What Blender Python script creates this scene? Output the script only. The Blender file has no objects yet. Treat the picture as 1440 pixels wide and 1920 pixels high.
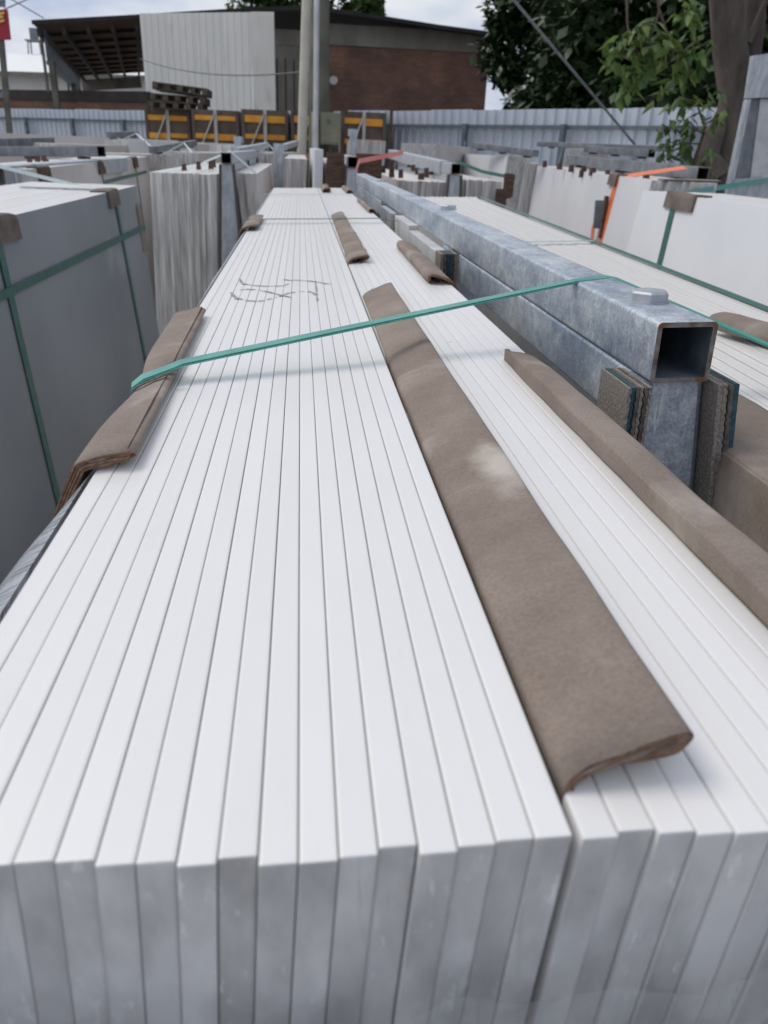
import bpy, bmesh, math, random
from mathutils import Vector, Matrix, Euler, noise as mnoise
random.seed(7)
scene = bpy.context.scene
COL = scene.collection

# ------------------------------------------------------------------ camera
F = 1450.0; PITCH = .44175; YAW = .098932; ROLL = .0034634; H = .19108; X0 = .00859
RHO = math.radians(2.0); ZC = 1.89            # the stack in front stands 2 degrees out of level
V = Vector
def b2w(v):
    c, s = math.cos(RHO), math.sin(RHO)
    return V((c*v[0]-s*v[2], v[1], s*v[0]+c*v[2]))
_f = V((math.sin(YAW)*math.cos(PITCH), math.cos(YAW)*math.cos(PITCH), -math.sin(PITCH)))
_r = V((math.cos(YAW), -math.sin(YAW), 0)); _u = _r.cross(_f)
_c, _s = math.cos(ROLL), math.sin(ROLL)
_r, _u = _c*_r+_s*_u, _c*_u-_s*_r
CR, CU, CF = b2w(_r), b2w(_u), b2w(_f)
cam = bpy.data.cameras.new('camera'); camo = bpy.data.objects.new('camera', cam); COL.objects.link(camo)
m = Matrix((CR, CU, -CF)).transposed().to_4x4(); m.translation = V((0, 0, ZC)); camo.matrix_world = m
cam.sensor_fit = 'VERTICAL'; cam.sensor_height = 36; cam.sensor_width = 27; cam.lens = F/1920*36
cam.clip_start = .02; cam.clip_end = 2000
cam.dof.use_dof = True; cam.dof.focus_distance = .66; cam.dof.aperture_fstop = 13; cam.dof.aperture_blades = 0
scene.camera = camo
scene.render.resolution_x = 768; scene.render.resolution_y = 1024

# ------------------------------------------------------------------ sky and sun
SUN_EL = math.radians(52); SUN_AZ = math.radians(-58)        # azimuth from +Y towards +X
world = bpy.data.worlds.new('World'); scene.world = world; world.use_nodes = True
nt = world.node_tree; nt.nodes.clear(); N = nt.nodes.new; Lk = nt.links.new
out = N('ShaderNodeOutputWorld'); bg = N('ShaderNodeBackground'); bg.inputs['Strength'].default_value = .1
sky = N('ShaderNodeTexSky'); sky.sky_type = 'NISHITA'; sky.sun_disc = False
sky.sun_elevation = SUN_EL; sky.sun_rotation = SUN_AZ; sky.air_density = 1.0; sky.dust_density = 1.5
tc = N('ShaderNodeTexCoord'); mp = N('ShaderNodeMapping'); mp.inputs['Scale'].default_value = (1.2, 1.2, 3.4)
nz = N('ShaderNodeTexNoise'); nz.inputs['Scale'].default_value = 2.1; nz.inputs['Detail'].default_value = 7; nz.inputs['Roughness'].default_value = .55
rp = N('ShaderNodeValToRGB'); rp.color_ramp.elements[0].position = .3; rp.color_ramp.elements[1].position = .62
rp.color_ramp.elements[0].color = (.72, .72, .72, 1); rp.color_ramp.elements[1].color = (1, 1, 1, 1)
cl = N('ShaderNodeValToRGB'); cl.color_ramp.elements[0].position = .36; cl.color_ramp.elements[1].position = .6
cl.color_ramp.elements[0].color = (3.7, 4.4, 6.2, 1); cl.color_ramp.elements[1].color = (7.3, 7.45, 7.7, 1)
nz2 = N('ShaderNodeTexNoise'); nz2.inputs['Scale'].default_value = 4.0; nz2.inputs['Detail'].default_value = 5
mx = N('ShaderNodeMix'); mx.data_type = 'RGBA'
Lk(tc.outputs['Generated'], mp.inputs['Vector']); Lk(mp.outputs[0], nz.inputs['Vector']); Lk(mp.outputs[0], nz2.inputs['Vector'])
Lk(nz.outputs['Fac'], rp.inputs['Fac']); Lk(nz2.outputs['Fac'], cl.inputs['Fac'])
Lk(rp.outputs['Color'], mx.inputs[0]); Lk(sky.outputs['Color'], mx.inputs[6]); Lk(cl.outputs['Color'], mx.inputs[7])
Lk(mx.outputs[2], bg.inputs['Color']); Lk(bg.outputs[0], out.inputs['Surface'])
sun = bpy.data.lights.new('sun', 'SUN'); sun.energy = 1.35; sun.angle = math.radians(30); sun.color = (1, .94, .85)
suno = bpy.data.objects.new('sun', sun); COL.objects.link(suno)
sd = V((math.sin(SUN_AZ)*math.cos(SUN_EL), math.cos(SUN_AZ)*math.cos(SUN_EL), math.sin(SUN_EL)))
suno.rotation_euler = sd.to_track_quat('Z', 'Y').to_euler(); suno.location = (0, 0, 30)
vs = scene.view_settings; vs.view_transform = 'Standard'; vs.look = 'None'; vs.exposure = .2; vs.gamma = 1; vs.use_curve_mapping = False

# ------------------------------------------------------------------ measuring helpers
def ray(x, y): return (x-720)/F*CR-(y-960)/F*CU+CF
def atY(x, y, Y):
    d = ray(x, y); return V((0, 0, ZC))+d*(Y/d.y)
def atZ(x, y, z):
    d = ray(x, y); return V((0, 0, ZC))+d*((z-ZC)/d.z)
def bpt(p):
    v = b2w((p[0]-X0, p[1], p[2]-H)); return V((v.x, v.y, v.z+ZC))
def hitB(x, y, zb=0):
    d = ray(x, y); c, s = math.cos(RHO), math.sin(RHO)
    db = V((c*d.x+s*d.z, d.y, -s*d.x+c*d.z)); t = (zb-H)/db.z
    return (X0+db.x*t, db.y*t, zb)
BROT = (0, -RHO, 0)

# ------------------------------------------------------------------ materials
MATS = {}
def newmat(name):
    m = bpy.data.materials.new(name); m.use_nodes = True; MATS[name] = m
    t = m.node_tree; b = t.nodes['Principled BSDF']; return m, t, b
def ramp(t, fac, stops):
    r = t.nodes.new('ShaderNodeValToRGB'); e = r.color_ramp.elements
    while len(e) < len(stops): e.new(.5)
    for i, (p, c) in enumerate(stops):
        e[i].position = p; e[i].color = (*c, 1) if len(c) == 3 else c
    t.links.new(fac, r.inputs['Fac']); return r.outputs['Color']
def noisen(t, vec, scale, detail=4, rough=.55, dist=0):
    n = t.nodes.new('ShaderNodeTexNoise'); n.inputs['Scale'].default_value = scale; n.inputs['Detail'].default_value = detail
    n.inputs['Roughness'].default_value = rough; n.inputs['Distortion'].default_value = dist
    t.links.new(vec, n.inputs['Vector']); return n.outputs['Fac']
def coords(t, stretch=(1, 1, 1), rnd=True, kind='Object'):
    tc = t.nodes.new('ShaderNodeTexCoord'); mp = t.nodes.new('ShaderNodeMapping'); mp.inputs['Scale'].default_value = stretch
    t.links.new(tc.outputs[kind], mp.inputs['Vector'])
    if not rnd: return mp.outputs[0]
    oi = t.nodes.new('ShaderNodeObjectInfo'); mu = t.nodes.new('ShaderNodeMath'); mu.operation = 'MULTIPLY'; mu.inputs[1].default_value = 37.0
    ad = t.nodes.new('ShaderNodeVectorMath'); ad.operation = 'ADD'
    t.links.new(oi.outputs['Random'], mu.inputs[0]); t.links.new(mp.outputs[0], ad.inputs[0]); t.links.new(mu.outputs[0], ad.inputs[1])
    return ad.outputs[0]
def mixc(t, fac, a, b, mode='MIX'):
    x = t.nodes.new('ShaderNodeMix'); x.data_type = 'RGBA'; x.blend_type = mode
    if isinstance(fac, (int, float)): x.inputs[0].default_value = fac
    else: t.links.new(fac, x.inputs[0])
    for i, q in ((6, a), (7, b)):
        if isinstance(q, tuple): x.inputs[i].default_value = (*q, 1) if len(q) == 3 else q
        else: t.links.new(q, x.inputs[i])
    return x.outputs[2]
def bump(t, b, h, strength, dist=.001):
    n = t.nodes.new('ShaderNodeBump'); n.inputs['Strength'].default_value = strength; n.inputs['Distance'].default_value = dist
    t.links.new(h, n.inputs['Height']); t.links.new(n.outputs[0], b.inputs['Normal'])
def pm(name, c1, c2, scale=5, rough=.6, metal=0, bmp=0, bs=60, bd=.001, stretch=(1, 1, 1), lo=.35, hi=.65, detail=5, c3=None, s3=2, lo3=.55, hi3=.7, rnd=True):
    m, t, b = newmat(name); v = coords(t, stretch, rnd)
    n = noisen(t, v, scale, detail); c = ramp(t, n, [(lo, c1), (hi, c2)])
    if c3:
        k = ramp(t, noisen(t, v, s3, 3), [(lo3, (0, 0, 0)), (hi3, (1, 1, 1))]); c = mixc(t, k, c, c3)
    t.links.new(c, b.inputs['Base Color']); b.inputs['Roughness'].default_value = rough; b.inputs['Metallic'].default_value = metal
    if bmp: bump(t, b, noisen(t, v, bs, 4), bmp, bd)
    return m
def slabmat(name, top, end, streak=0.0, rough=.33):
    """Engineered stone: even white, sawn ends (facing along the slab) rougher and smudged; a darker end colour has shade painted in."""
    m, t, b = newmat(name); v = coords(t)
    c = ramp(t, noisen(t, v, 9, 6), [(.3, tuple(x*.965 for x in top)), (.7, top)])
    sp = ramp(t, noisen(t, v, 55, 3), [(.735, (0, 0, 0)), (.80, (1, 1, 1))]); c = mixc(t, sp, c, tuple(x*.72 for x in top))
    v3 = coords(t, (30, 6, 1)); sc = ramp(t, noisen(t, v3, 1.3, 6, .7), [(.63, (0, 0, 0)), (.74, (.5, .5, .5))]); c = mixc(t, sc, c, tuple(x*y for x, y in zip(top, (.88, .87, .85))))
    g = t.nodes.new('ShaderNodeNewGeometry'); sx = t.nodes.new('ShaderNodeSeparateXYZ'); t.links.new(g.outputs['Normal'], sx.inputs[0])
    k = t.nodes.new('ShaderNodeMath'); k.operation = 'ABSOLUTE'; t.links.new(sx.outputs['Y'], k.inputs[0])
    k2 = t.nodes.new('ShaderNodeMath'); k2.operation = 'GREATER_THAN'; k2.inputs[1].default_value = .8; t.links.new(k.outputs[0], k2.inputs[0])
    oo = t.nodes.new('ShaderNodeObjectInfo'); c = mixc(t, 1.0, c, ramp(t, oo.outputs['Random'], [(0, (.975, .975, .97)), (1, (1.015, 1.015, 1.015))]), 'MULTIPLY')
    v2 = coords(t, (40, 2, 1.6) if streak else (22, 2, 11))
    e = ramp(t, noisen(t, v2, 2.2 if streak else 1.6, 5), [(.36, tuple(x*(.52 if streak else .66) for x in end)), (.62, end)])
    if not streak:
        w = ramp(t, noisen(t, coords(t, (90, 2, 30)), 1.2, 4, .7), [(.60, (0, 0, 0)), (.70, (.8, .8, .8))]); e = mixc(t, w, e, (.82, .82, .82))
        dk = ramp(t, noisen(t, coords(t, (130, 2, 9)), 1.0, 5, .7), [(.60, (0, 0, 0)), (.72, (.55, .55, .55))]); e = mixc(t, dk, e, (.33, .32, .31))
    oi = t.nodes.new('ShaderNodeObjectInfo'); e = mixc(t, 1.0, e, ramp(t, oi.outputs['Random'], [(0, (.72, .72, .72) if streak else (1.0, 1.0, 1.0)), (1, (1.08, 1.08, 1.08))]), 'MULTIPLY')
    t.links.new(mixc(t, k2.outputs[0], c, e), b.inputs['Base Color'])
    b.inputs['Roughness'].default_value = rough
    bump(t, b, noisen(t, v, 240, 3), .10, .0004)
    return m
slabmat('quartz_white', (.775, .765, .755), (.66, .655, .65))  # ends toned below the top: their shade painted in, besides the smudges
slabmat('quartz_second', (.76, .745, .72), (.60, .58, .56))
slabmat('quartz_streaked', (.78, .775, .76), (.86, .84, .79), streak=1)
slabmat('quartz_beige', (.74, .72, .70), (.70, .665, .635), streak=1)
pm('coated_face', (.23, .245, .26), (.30, .315, .33), 1.6, .4, c3=(.37, .385, .40), s3=2.5, lo3=.56, hi3=.72, bmp=.05)
pm('beige_face', (.50, .47, .45), (.60, .57, .55), 1.3, .55)
pm('white_face', (.70, .71, .735), (.78, .785, .80), 1.5, .4)
def cardmat(name='cardboard', patch=None):
    m, t, b = newmat(name); v = coords(t)
    c = ramp(t, noisen(t, v, 9, 6, .6), [(.3, (.215, .172, .143)), (.7, (.335, .278, .238))])
    f = ramp(t, noisen(t, v, 480, 5, .8), [(.3, (.72, .71, .70)), (.72, (1.18, 1.18, 1.18))]); c = mixc(t, 1.0, c, f, 'MULTIPLY')
    k = ramp(t, noisen(t, v, 8, 5, .6, .4), [(.56, (0, 0, 0)), (.74, (.7, .7, .7))]); c = mixc(t, k, c, (.50, .45, .395))
    d = ramp(t, noisen(t, v, 5.3, 4, .6), [(.5, (0, 0, 0)), (.70, (.6, .6, .6))]); c = mixc(t, d, c, (.145, .112, .09))
    st = ramp(t, noisen(t, coords(t, (9, 70, 9)), 1.0, 5, .7), [(.56, (0, 0, 0)), (.74, (.22, .22, .22))]); c = mixc(t, st, c, (.40, .345, .30))
    if patch:      # spilled stone dust
        vp = coords(t, rnd=False); sb = t.nodes.new('ShaderNodeVectorMath'); sb.operation = 'SUBTRACT'; sb.inputs[1].default_value = patch; t.links.new(vp, sb.inputs[0])
        ml = t.nodes.new('ShaderNodeVectorMath'); ml.operation = 'MULTIPLY'; ml.inputs[1].default_value = (1/.030, 1/.085, 0); t.links.new(sb.outputs[0], ml.inputs[0])
        ln = t.nodes.new('ShaderNodeVectorMath'); ln.operation = 'LENGTH'; t.links.new(ml.outputs[0], ln.inputs[0])
        ad = t.nodes.new('ShaderNodeMath'); ad.operation = 'MULTIPLY_ADD'; ad.inputs[1].default_value = .8; t.links.new(noisen(t, vp, 38, 5, .6), ad.inputs[0]); t.links.new(ln.outputs['Value'], ad.inputs[2])
        pk = ramp(t, ad.outputs[0], [(.85, (.8, .8, .8)), (1.0, (.0, .0, .0))]); pk.node.color_ramp.elements[0].position = .55
        c = mixc(t, pk, c, (.55, .505, .45))
    t.links.new(c, b.inputs['Base Color']); b.inputs['Roughness'].default_value = .88; b.inputs['Specular IOR Level'].default_value = .25
    bump(t, b, noisen(t, v, 700, 3, .7), .3, .0004)
cardmat(); cardmat('cardboard_dusty', (.036, .245, .04))
pm('cardboard_dark', (.11, .088, .072), (.19, .155, .13), 14, .9, bmp=.3, bs=200)
pm('cardboard_cut', (.13, .068, .038), (.27, .165, .10), 300, .95, stretch=(1, 1, 1), bmp=.6, bs=500, bd=.001)
def galv():
    m, t, b = newmat('galvanised'); v = coords(t, rnd=True)
    vo = t.nodes.new('ShaderNodeTexVoronoi'); vo.inputs['Scale'].default_value = 330; t.links.new(v, vo.inputs['Vector'])
    c = ramp(t, noisen(t, v, 60, 8, .72), [(.30, (.30, .335, .375)), (.5, (.43, .465, .50)), (.70, (.60, .625, .65))])
    bg_ = ramp(t, noisen(t, coords(t, (1, .35, 1)), 16, 5, .65), [(.36, (.68, .74, .83)), (.62, (1.2, 1.19, 1.16))]); c = mixc(t, 1.0, c, bg_, 'MULTIPLY')
    s = ramp(t, vo.outputs['Distance'], [(0, (.70, .72, .75)), (.75, (1.2, 1.2, 1.2))]); c = mixc(t, .9, c, s, 'MULTIPLY')
    v2 = coords(t, (110, 110, 14)); w = ramp(t, noisen(t, v2, 1.0, 6, .75), [(.58, (0, 0, 0)), (.68, (.85, .85, .85))]); c = mixc(t, w, c, (.68, .69, .69))
    r = ramp(t, noisen(t, v, 9, 7, .8), [(.58, (0, 0, 0)), (.66, (.7, .7, .7))]); c = mixc(t, r, c, (.58, .56, .50))
    t.links.new(c, b.inputs['Base Color']); b.inputs['Metallic'].default_value = .5
    rr = ramp(t, noisen(t, v, 40, 4), [(.3, (.34, .34, .34)), (.7, (.6, .6, .6))]); t.links.new(rr, b.inputs['Roughness'])
    bump(t, b, noisen(t, v, 130, 4), .18, .0006)
galv()
pm('galvanised_far', (.34, .375, .41), (.53, .555, .58), 12, .5, .45, stretch=(3, 3, 1))
pm('steel_dark', (.13, .145, .165), (.24, .255, .275), 9, .55, .4)
pm('steel_rust', (.26, .25, .24), (.12, .085, .065), 90, .75, .3, c3=(.22, .085, .03), s3=45, lo3=.56, hi3=.66)
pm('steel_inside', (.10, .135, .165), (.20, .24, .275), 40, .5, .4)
pm('rubber_belt', (.052, .047, .042), (.14, .125, .11), 240, .9, bmp=.8, bs=260, bd=.0012, stretch=(1, 1, .5))
pm('rubber_weave', (.15, .13, .11), (.30, .265, .23), 420, .9, bmp=.9, bs=380, bd=.0012)
pm('rubber_blue', (.01, .045, .06), (.02, .08, .10), 90, .6)
pm('paint_grey', (.46, .475, .48), (.60, .60, .59), 14, .6)
pm('wood_brown', (.055, .03, .022), (.13, .075, .05), 12, .85, stretch=(1, 1, 6))
def strapmat(name, c1, c2):
    m, t, b = newmat(name); v = coords(t)
    c = ramp(t, noisen(t, v, 40, 3), [(.3, c1), (.7, c2)]); t.links.new(c, b.inputs['Base Color'])
    b.inputs['Roughness'].default_value = .32; b.inputs['Specular IOR Level'].default_value = .6
    w = t.nodes.new('ShaderNodeTexVoronoi'); w.inputs['Scale'].default_value = 420; t.links.new(v, w.inputs['Vector'])
    bump(t, b, w.outputs['Distance'], .5, .0006)
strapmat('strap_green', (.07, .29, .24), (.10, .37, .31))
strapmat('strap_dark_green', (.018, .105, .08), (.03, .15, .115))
strapmat('strap_orange', (.75, .16, .06), (.85, .24, .11))
strapmat('strap_pink', (.75, .22, .20), (.82, .32, .28))
strapmat('strap_pale', (.40, .50, .50), (.52, .61, .60))
def filmmat(name, alpha, tint, rough=.12, bs=9):
    m, t, b = newmat(name); t.nodes.remove(b); o = t.nodes['Material Output']
    tr = t.nodes.new('ShaderNodeBsdfTransparent'); tr.inputs[0].default_value = (.97, .98, .985, 1)
    gl = t.nodes.new('ShaderNodeBsdfGlossy'); gl.inputs['Roughness'].default_value = rough; gl.inputs[0].default_value = (.9, .92, .95, 1)
    df = t.nodes.new('ShaderNodeBsdfDiffuse'); df.inputs[0].default_value = (*tint, 1)
    v = coords(t, (1, 1, .45)); h = noisen(t, v, bs, 5, .6, 1.2)
    bp = t.nodes.new('ShaderNodeBump'); bp.inputs['Strength'].default_value = .9; bp.inputs['Distance'].default_value = .02
    t.links.new(h, bp.inputs['Height']); t.links.new(bp.outputs[0], gl.inputs['Normal']); t.links.new(bp.outputs[0], df.inputs['Normal'])
    fr = t.nodes.new('ShaderNodeFresnel'); fr.inputs[0].default_value = 1.45; t.links.new(bp.outputs[0], fr.inputs['Normal'])
    m1 = t.nodes.new('ShaderNodeMixShader'); m1.inputs[0].default_value = alpha; t.links.new(tr.outputs[0], m1.inputs[1]); t.links.new(df.outputs[0], m1.inputs[2])
    m2 = t.nodes.new('ShaderNodeMixShader'); t.links.new(fr.outputs[0], m2.inputs[0]); t.links.new(m1.outputs[0], m2.inputs[1]); t.links.new(gl.outputs[0], m2.inputs[2])
    t.links.new(m2.outputs[0], o.inputs['Surface'])
filmmat('film_clear', .13, (.7, .72, .75))
filmmat('film_milky', .5, (.66, .70, .74), .25, 6)
pm('marker_ink', (.16, .17, .19), (.42, .43, .45), 160, .7)
def corr(name, c1, c2, dirt, metal=.2):
    m, t, b = newmat(name); v = coords(t, (1, 1, .35))
    c = ramp(t, noisen(t, v, 1.4, 5), [(.3, c1), (.7, c2)])
    k = ramp(t, noisen(t, v, 3.5, 4), [(.58, (0, 0, 0)), (.75, (.6, .6, .6))]); c = mixc(t, k, c, dirt)
    t.links.new(c, b.inputs['Base Color']); b.inputs['Roughness'].default_value = .5; b.inputs['Metallic'].default_value = metal
corr('fence_sheet', (.52, .565, .63), (.60, .64, .70), (.44, .48, .52))
pm('fence_post', (.10, .125, .15), (.15, .175, .20), 6, .6, .2)
corr('wall_sheet_white', (.76, .745, .69), (.84, .82, .765), (.66, .61, .50), 0)
def brickmat():
    m, t, b = newmat('brick'); v = coords(t, rnd=False)
    bt = t.nodes.new('ShaderNodeTexBrick'); bt.inputs['Scale'].default_value = 1.0
    bt.inputs['Brick Width'].default_value = .24; bt.inputs['Row Height'].default_value = .075; bt.inputs['Mortar Size'].default_value = .008
    bt.inputs['Color1'].default_value = (.27, .115, .08, 1); bt.inputs['Color2'].default_value = (.16, .078, .058, 1); bt.inputs['Mortar'].default_value = (.12, .09, .075, 1)
    sw = t.nodes.new('ShaderNodeSeparateXYZ'); cb = t.nodes.new('ShaderNodeCombineXYZ'); t.links.new(v, sw.inputs[0])
    t.links.new(sw.outputs['X'], cb.inputs['X']); t.links.new(sw.outputs['Z'], cb.inputs['Y']); t.links.new(cb.outputs[0], bt.inputs['Vector'])
    k = ramp(t, noisen(t, v, .9, 6, .65), [(.4, (.55, .5, .48)), (.65, (1.15, 1.1, 1.05))])
    t.links.new(mixc(t, .16, mixc(t, 1, bt.outputs['Color'], k, 'MULTIPLY'), (.30, .235, .19)), b.inputs['Base Color']); b.inputs['Roughness'].default_value = .9
    bump(t, b, bt.outputs['Fac'], -.4, .01)
brickmat()
pm('concrete', (.17, .155, .135), (.28, .26, .23), 1.5, .9, stretch=(1, 1, .4))
pm('concrete_ground', (.17, .165, .155), (.27, .26, .245), .8, .92, bmp=.3, bs=30, bd=.01, rnd=False)
pm('concrete_pole', (.10, .10, .08), (.17, .165, .135), 3, .9)
pm('pole_beige', (.50, .47, .40), (.60, .57, .49), 3, .75)
pm('pipe_silver', (.48, .48, .48), (.62, .62, .62), 3, .45, .3)
pm('box_green', (.21, .215, .14), (.30, .30, .21), 4, .6)
pm('roof_dark', (.02, .018, .017), (.032, .028, .026), 2, .85)
pm('roof_under', (.15, .10, .07), (.23, .155, .11), 1.2, .9)
pm('roof_beam', (.03, .024, .02), (.05, .04, .034), 3, .8)
pm('plaster_white', (.62, .61, .59), (.74, .73, .71), .5, .85)
pm('roof_white', (.80, .80, .79), (.84, .84, .83), .4, .6)
pm('crate_panel', (.10, .078, .062), (.16, .125, .10), 4, .85)
pm('crate_orange', (.72, .30, .03), (.85, .40, .05), 6, .7)
pm('crate_brace', (.46, .45, .42), (.58, .57, .54), 6, .7)
pm('pallet_wood', (.055, .045, .035), (.13, .105, .08), 5, .9)
pm('sign_red', (.36, .022, .035), (.44, .03, .045), 1, .6)
pm('sign_gold', (.75, .50, .12), (.85, .60, .18), 3, .5)
pm('bark', (.055, .044, .037), (.125, .10, .085), 7, .95, stretch=(1, 1, .35), bmp=.7, bs=14, bd=.02)
pm('twig', (.08, .055, .04), (.14, .10, .075), 9, .9)
def leafmat(name, c1, c2, trans=.3):
    m, t, b = newmat(name); v = coords(t)
    c = ramp(t, noisen(t, v, 1.6, 4), [(.3, c1), (.7, c2)]); t.links.new(c, b.inputs['Base Color']); b.inputs['Roughness'].default_value = .5
    if trans == 0: return
    tl = t.nodes.new('ShaderNodeBsdfTranslucent'); t.links.new(c, tl.inputs[0]); mxs = t.nodes.new('ShaderNodeMixShader'); mxs.inputs[0].default_value = trans
    t.links.new(b.outputs[0], mxs.inputs[1]); t.links.new(tl.outputs[0], mxs.inputs[2]); t.links.new(mxs.outputs[0], t.nodes['Material Output'].inputs['Surface'])
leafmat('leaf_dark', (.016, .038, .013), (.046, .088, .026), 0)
leafmat('leaf_mid', (.045, .095, .026), (.09, .15, .04))
leafmat('leaf_bright', (.08, .17, .045), (.22, .29, .07), .35)
pm('cable', (.20, .21, .22), (.30, .31, .32), 20, .5, .5)
pm('cable_dark', (.10, .10, .10), (.15, .15, .15), 20, .6)
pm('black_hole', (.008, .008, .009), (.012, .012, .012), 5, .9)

# ------------------------------------------------------------------ mesh helpers
class MB:
    def __init__(s): s.v = []; s.f = []; s.mi = []; s.sm = []
    def add(s, vs, fs, mi=0, sm=False):
        o = len(s.v); s.v += [tuple(p) for p in vs]
        for f in fs: s.f.append([i+o for i in f]); s.mi.append(mi); s.sm.append(sm)
        return s
    def box(s, lo, hi, mi=0):
        (a, b, c), (d, e, f) = lo, hi
        return s.add([(a, b, c), (d, b, c), (d, e, c), (a, e, c), (a, b, f), (d, b, f), (d, e, f), (a, e, f)],
                     [(0, 3, 2, 1), (4, 5, 6, 7), (0, 1, 5, 4), (1, 2, 6, 5), (2, 3, 7, 6), (3, 0, 4, 7)], mi)
    def hexa(s, p, mi=0):     # 8 corners: bottom 4 (ccw), top 4
        return s.add(p, [(0, 3, 2, 1), (4, 5, 6, 7), (0, 1, 5, 4), (1, 2, 6, 5), (2, 3, 7, 6), (3, 0, 4, 7)], mi)
    def bar(s, a, b, w, h, up=(0, 0, 1), mi=0):   # box beam a->b
        a, b = V(a), V(b); d = (b-a).normalized(); u = V(up)
        if abs(d.dot(u)) > .95: u = V((0, 1, 0))
        x = d.cross(u).normalized(); z = x.cross(d)
        x = x*w/2; z = z*h/2
        return s.hexa([a-x-z, a+x-z, b+x-z, b-x-z, a-x+z, a+x+z, b+x+z, b-x+z], mi)
    def tube(s, pts, rad, n=8, mi=0, cap=True):
        pts = [V(p) for p in pts]
        if not isinstance(rad, (list, tuple)): rad = [rad]*len(pts)
        rings = []; ref = V((.3, .2, 1)).normalized()
        for i, p in enumerate(pts):
            d = (pts[min(i+1, len(pts)-1)]-pts[max(i-1, 0)]).normalized()
            if abs(d.dot(ref)) > .97: ref = V((1, .1, .2)).normalized()
            x = d.cross(ref).normalized(); y = d.cross(x)
            rings.append([p+(x*math.cos(2*math.pi*k/n)+y*math.sin(2*math.pi*k/n))*rad[i] for k in range(n)])
        vs = [q for r in rings for q in r]; fs = []
        for i in range(len(pts)-1):
            for k in range(n):
                a = i*n+k; b = i*n+(k+1) % n; fs.append((a, b, b+n, a+n))
        s.add(vs, fs, mi, True)
        if cap: s.add(rings[0], [tuple(range(n))[::-1]], mi); s.add(rings[-1], [tuple(range(n))], mi)
        return s
    def ribbon(s, pts, wid, thick, mi=0):         # flat strap: pts centre line, wid = half-width vector(s)
        pts = [V(p) for p in pts]; n = len(pts)
        ws = [V(w) for w in wid] if isinstance(wid, list) else [V(wid)]*n
        vs = []
        for i, p in enumerate(pts):
            d = (pts[min(i+1, n-1)]-pts[max(i-1, 0)]).normalized(); nn = d.cross(ws[i]).normalized()*thick/2
            vs += [p-ws[i]-nn, p+ws[i]-nn, p+ws[i]+nn, p-ws[i]+nn]
        fs = []
        for i in range(n-1):
            for k in range(4):
                a = i*4+k; b = i*4+(k+1) % 4; fs.append((a, b, b+4, a+4))
        fs += [(0, 3, 2, 1), tuple(range(4*n-4, 4*n))]
        return s.add(vs, fs, mi)
    def mesh(s, name, mats, org=(0, 0, 0)):
        me = bpy.data.meshes.new(name); o = V(org)
        me.from_pydata([tuple(V(p)-o) for p in s.v], [], s.f)
        for mn in ([mats] if isinstance(mats, str) else mats): me.materials.append(MATS[mn])
        me.polygons.foreach_set('material_index', s.mi); me.polygons.foreach_set('use_smooth', s.sm); me.update()
        bm = bmesh.new(); bm.from_mesh(me); bmesh.ops.recalc_face_normals(bm, faces=bm.faces); bm.to_mesh(me); bm.free()
        return me
    def build(s, name, mats, parent=None, org=(0, 0, 0), rot=None, b=False):
        """org: point (in build coordinates) that becomes the object's origin; b: build coordinates are those of the tilted stack."""
        o = bpy.data.objects.new(name, s.mesh(name, mats, org)); COL.objects.link(o)
        if parent is not None: o.parent = parent
        elif b: o.location = bpt(org); o.rotation_euler = BROT
        else: o.location = org
        return o
def tag(o, label, cat, group=None, kind=None):
    if label: o['label'] = label
    if cat: o['category'] = cat
    if group: o['group'] = group
    if kind: o['kind'] = kind
    return o
def empty(name, loc, rot=(0, 0, 0)):
    o = bpy.data.objects.new(name, None); COL.objects.link(o); o.location = loc; o.rotation_euler = rot; o.empty_display_size = .1; return o
def link(name, me, parent, loc=(0, 0, 0), rot=(0, 0, 0), sc=(1, 1, 1)):
    o = bpy.data.objects.new(name, me); COL.objects.link(o); o.parent = parent; o.location = loc; o.rotation_euler = rot; o.scale = sc; return o

# ------------------------------------------------------------------ ground
g = MB(); g.add([(-300, -60, 0), (300, -60, 0), (300, 500, 0), (-300, 500, 0)], [(0, 1, 2, 3)])
tag(g.build('ground', 'concrete_ground'), None, None, kind='structure')

# ------------------------------------------------------------------ stone slabs standing on edge
def slab_mesh(name, t, L, Hh, lean, mats, bev=.0011, facemi=(0, 0)):
    """x 0..t, y 0..L, z 0..Hh; lean shifts the top towards +x. facemi: material index of the -x and +x broad faces"""
    bm = bmesh.new(); bmesh.ops.create_cube(bm, size=1)
    for v in bm.verts: v.co = V(((v.co.x+.5)*t, (v.co.y+.5)*L, (v.co.z+.5)*Hh))
    bmesh.ops.bevel(bm, geom=list(bm.edges), offset=bev, segments=2, profile=.6, affect='EDGES')
    bm.normal_update()
    for f in bm.faces:
        if f.normal.x < -.9: f.material_index = facemi[0]
        elif f.normal.x > .9: f.material_index = facemi[1]
    k = math.tan(lean)
    for v in bm.verts: v.co.x += k*v.co.z
    me = bpy.data.meshes.new(name); bm.to_mesh(me); bm.free()
    for mn in mats: me.materials.append(MATS[mn])
    return me
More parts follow.
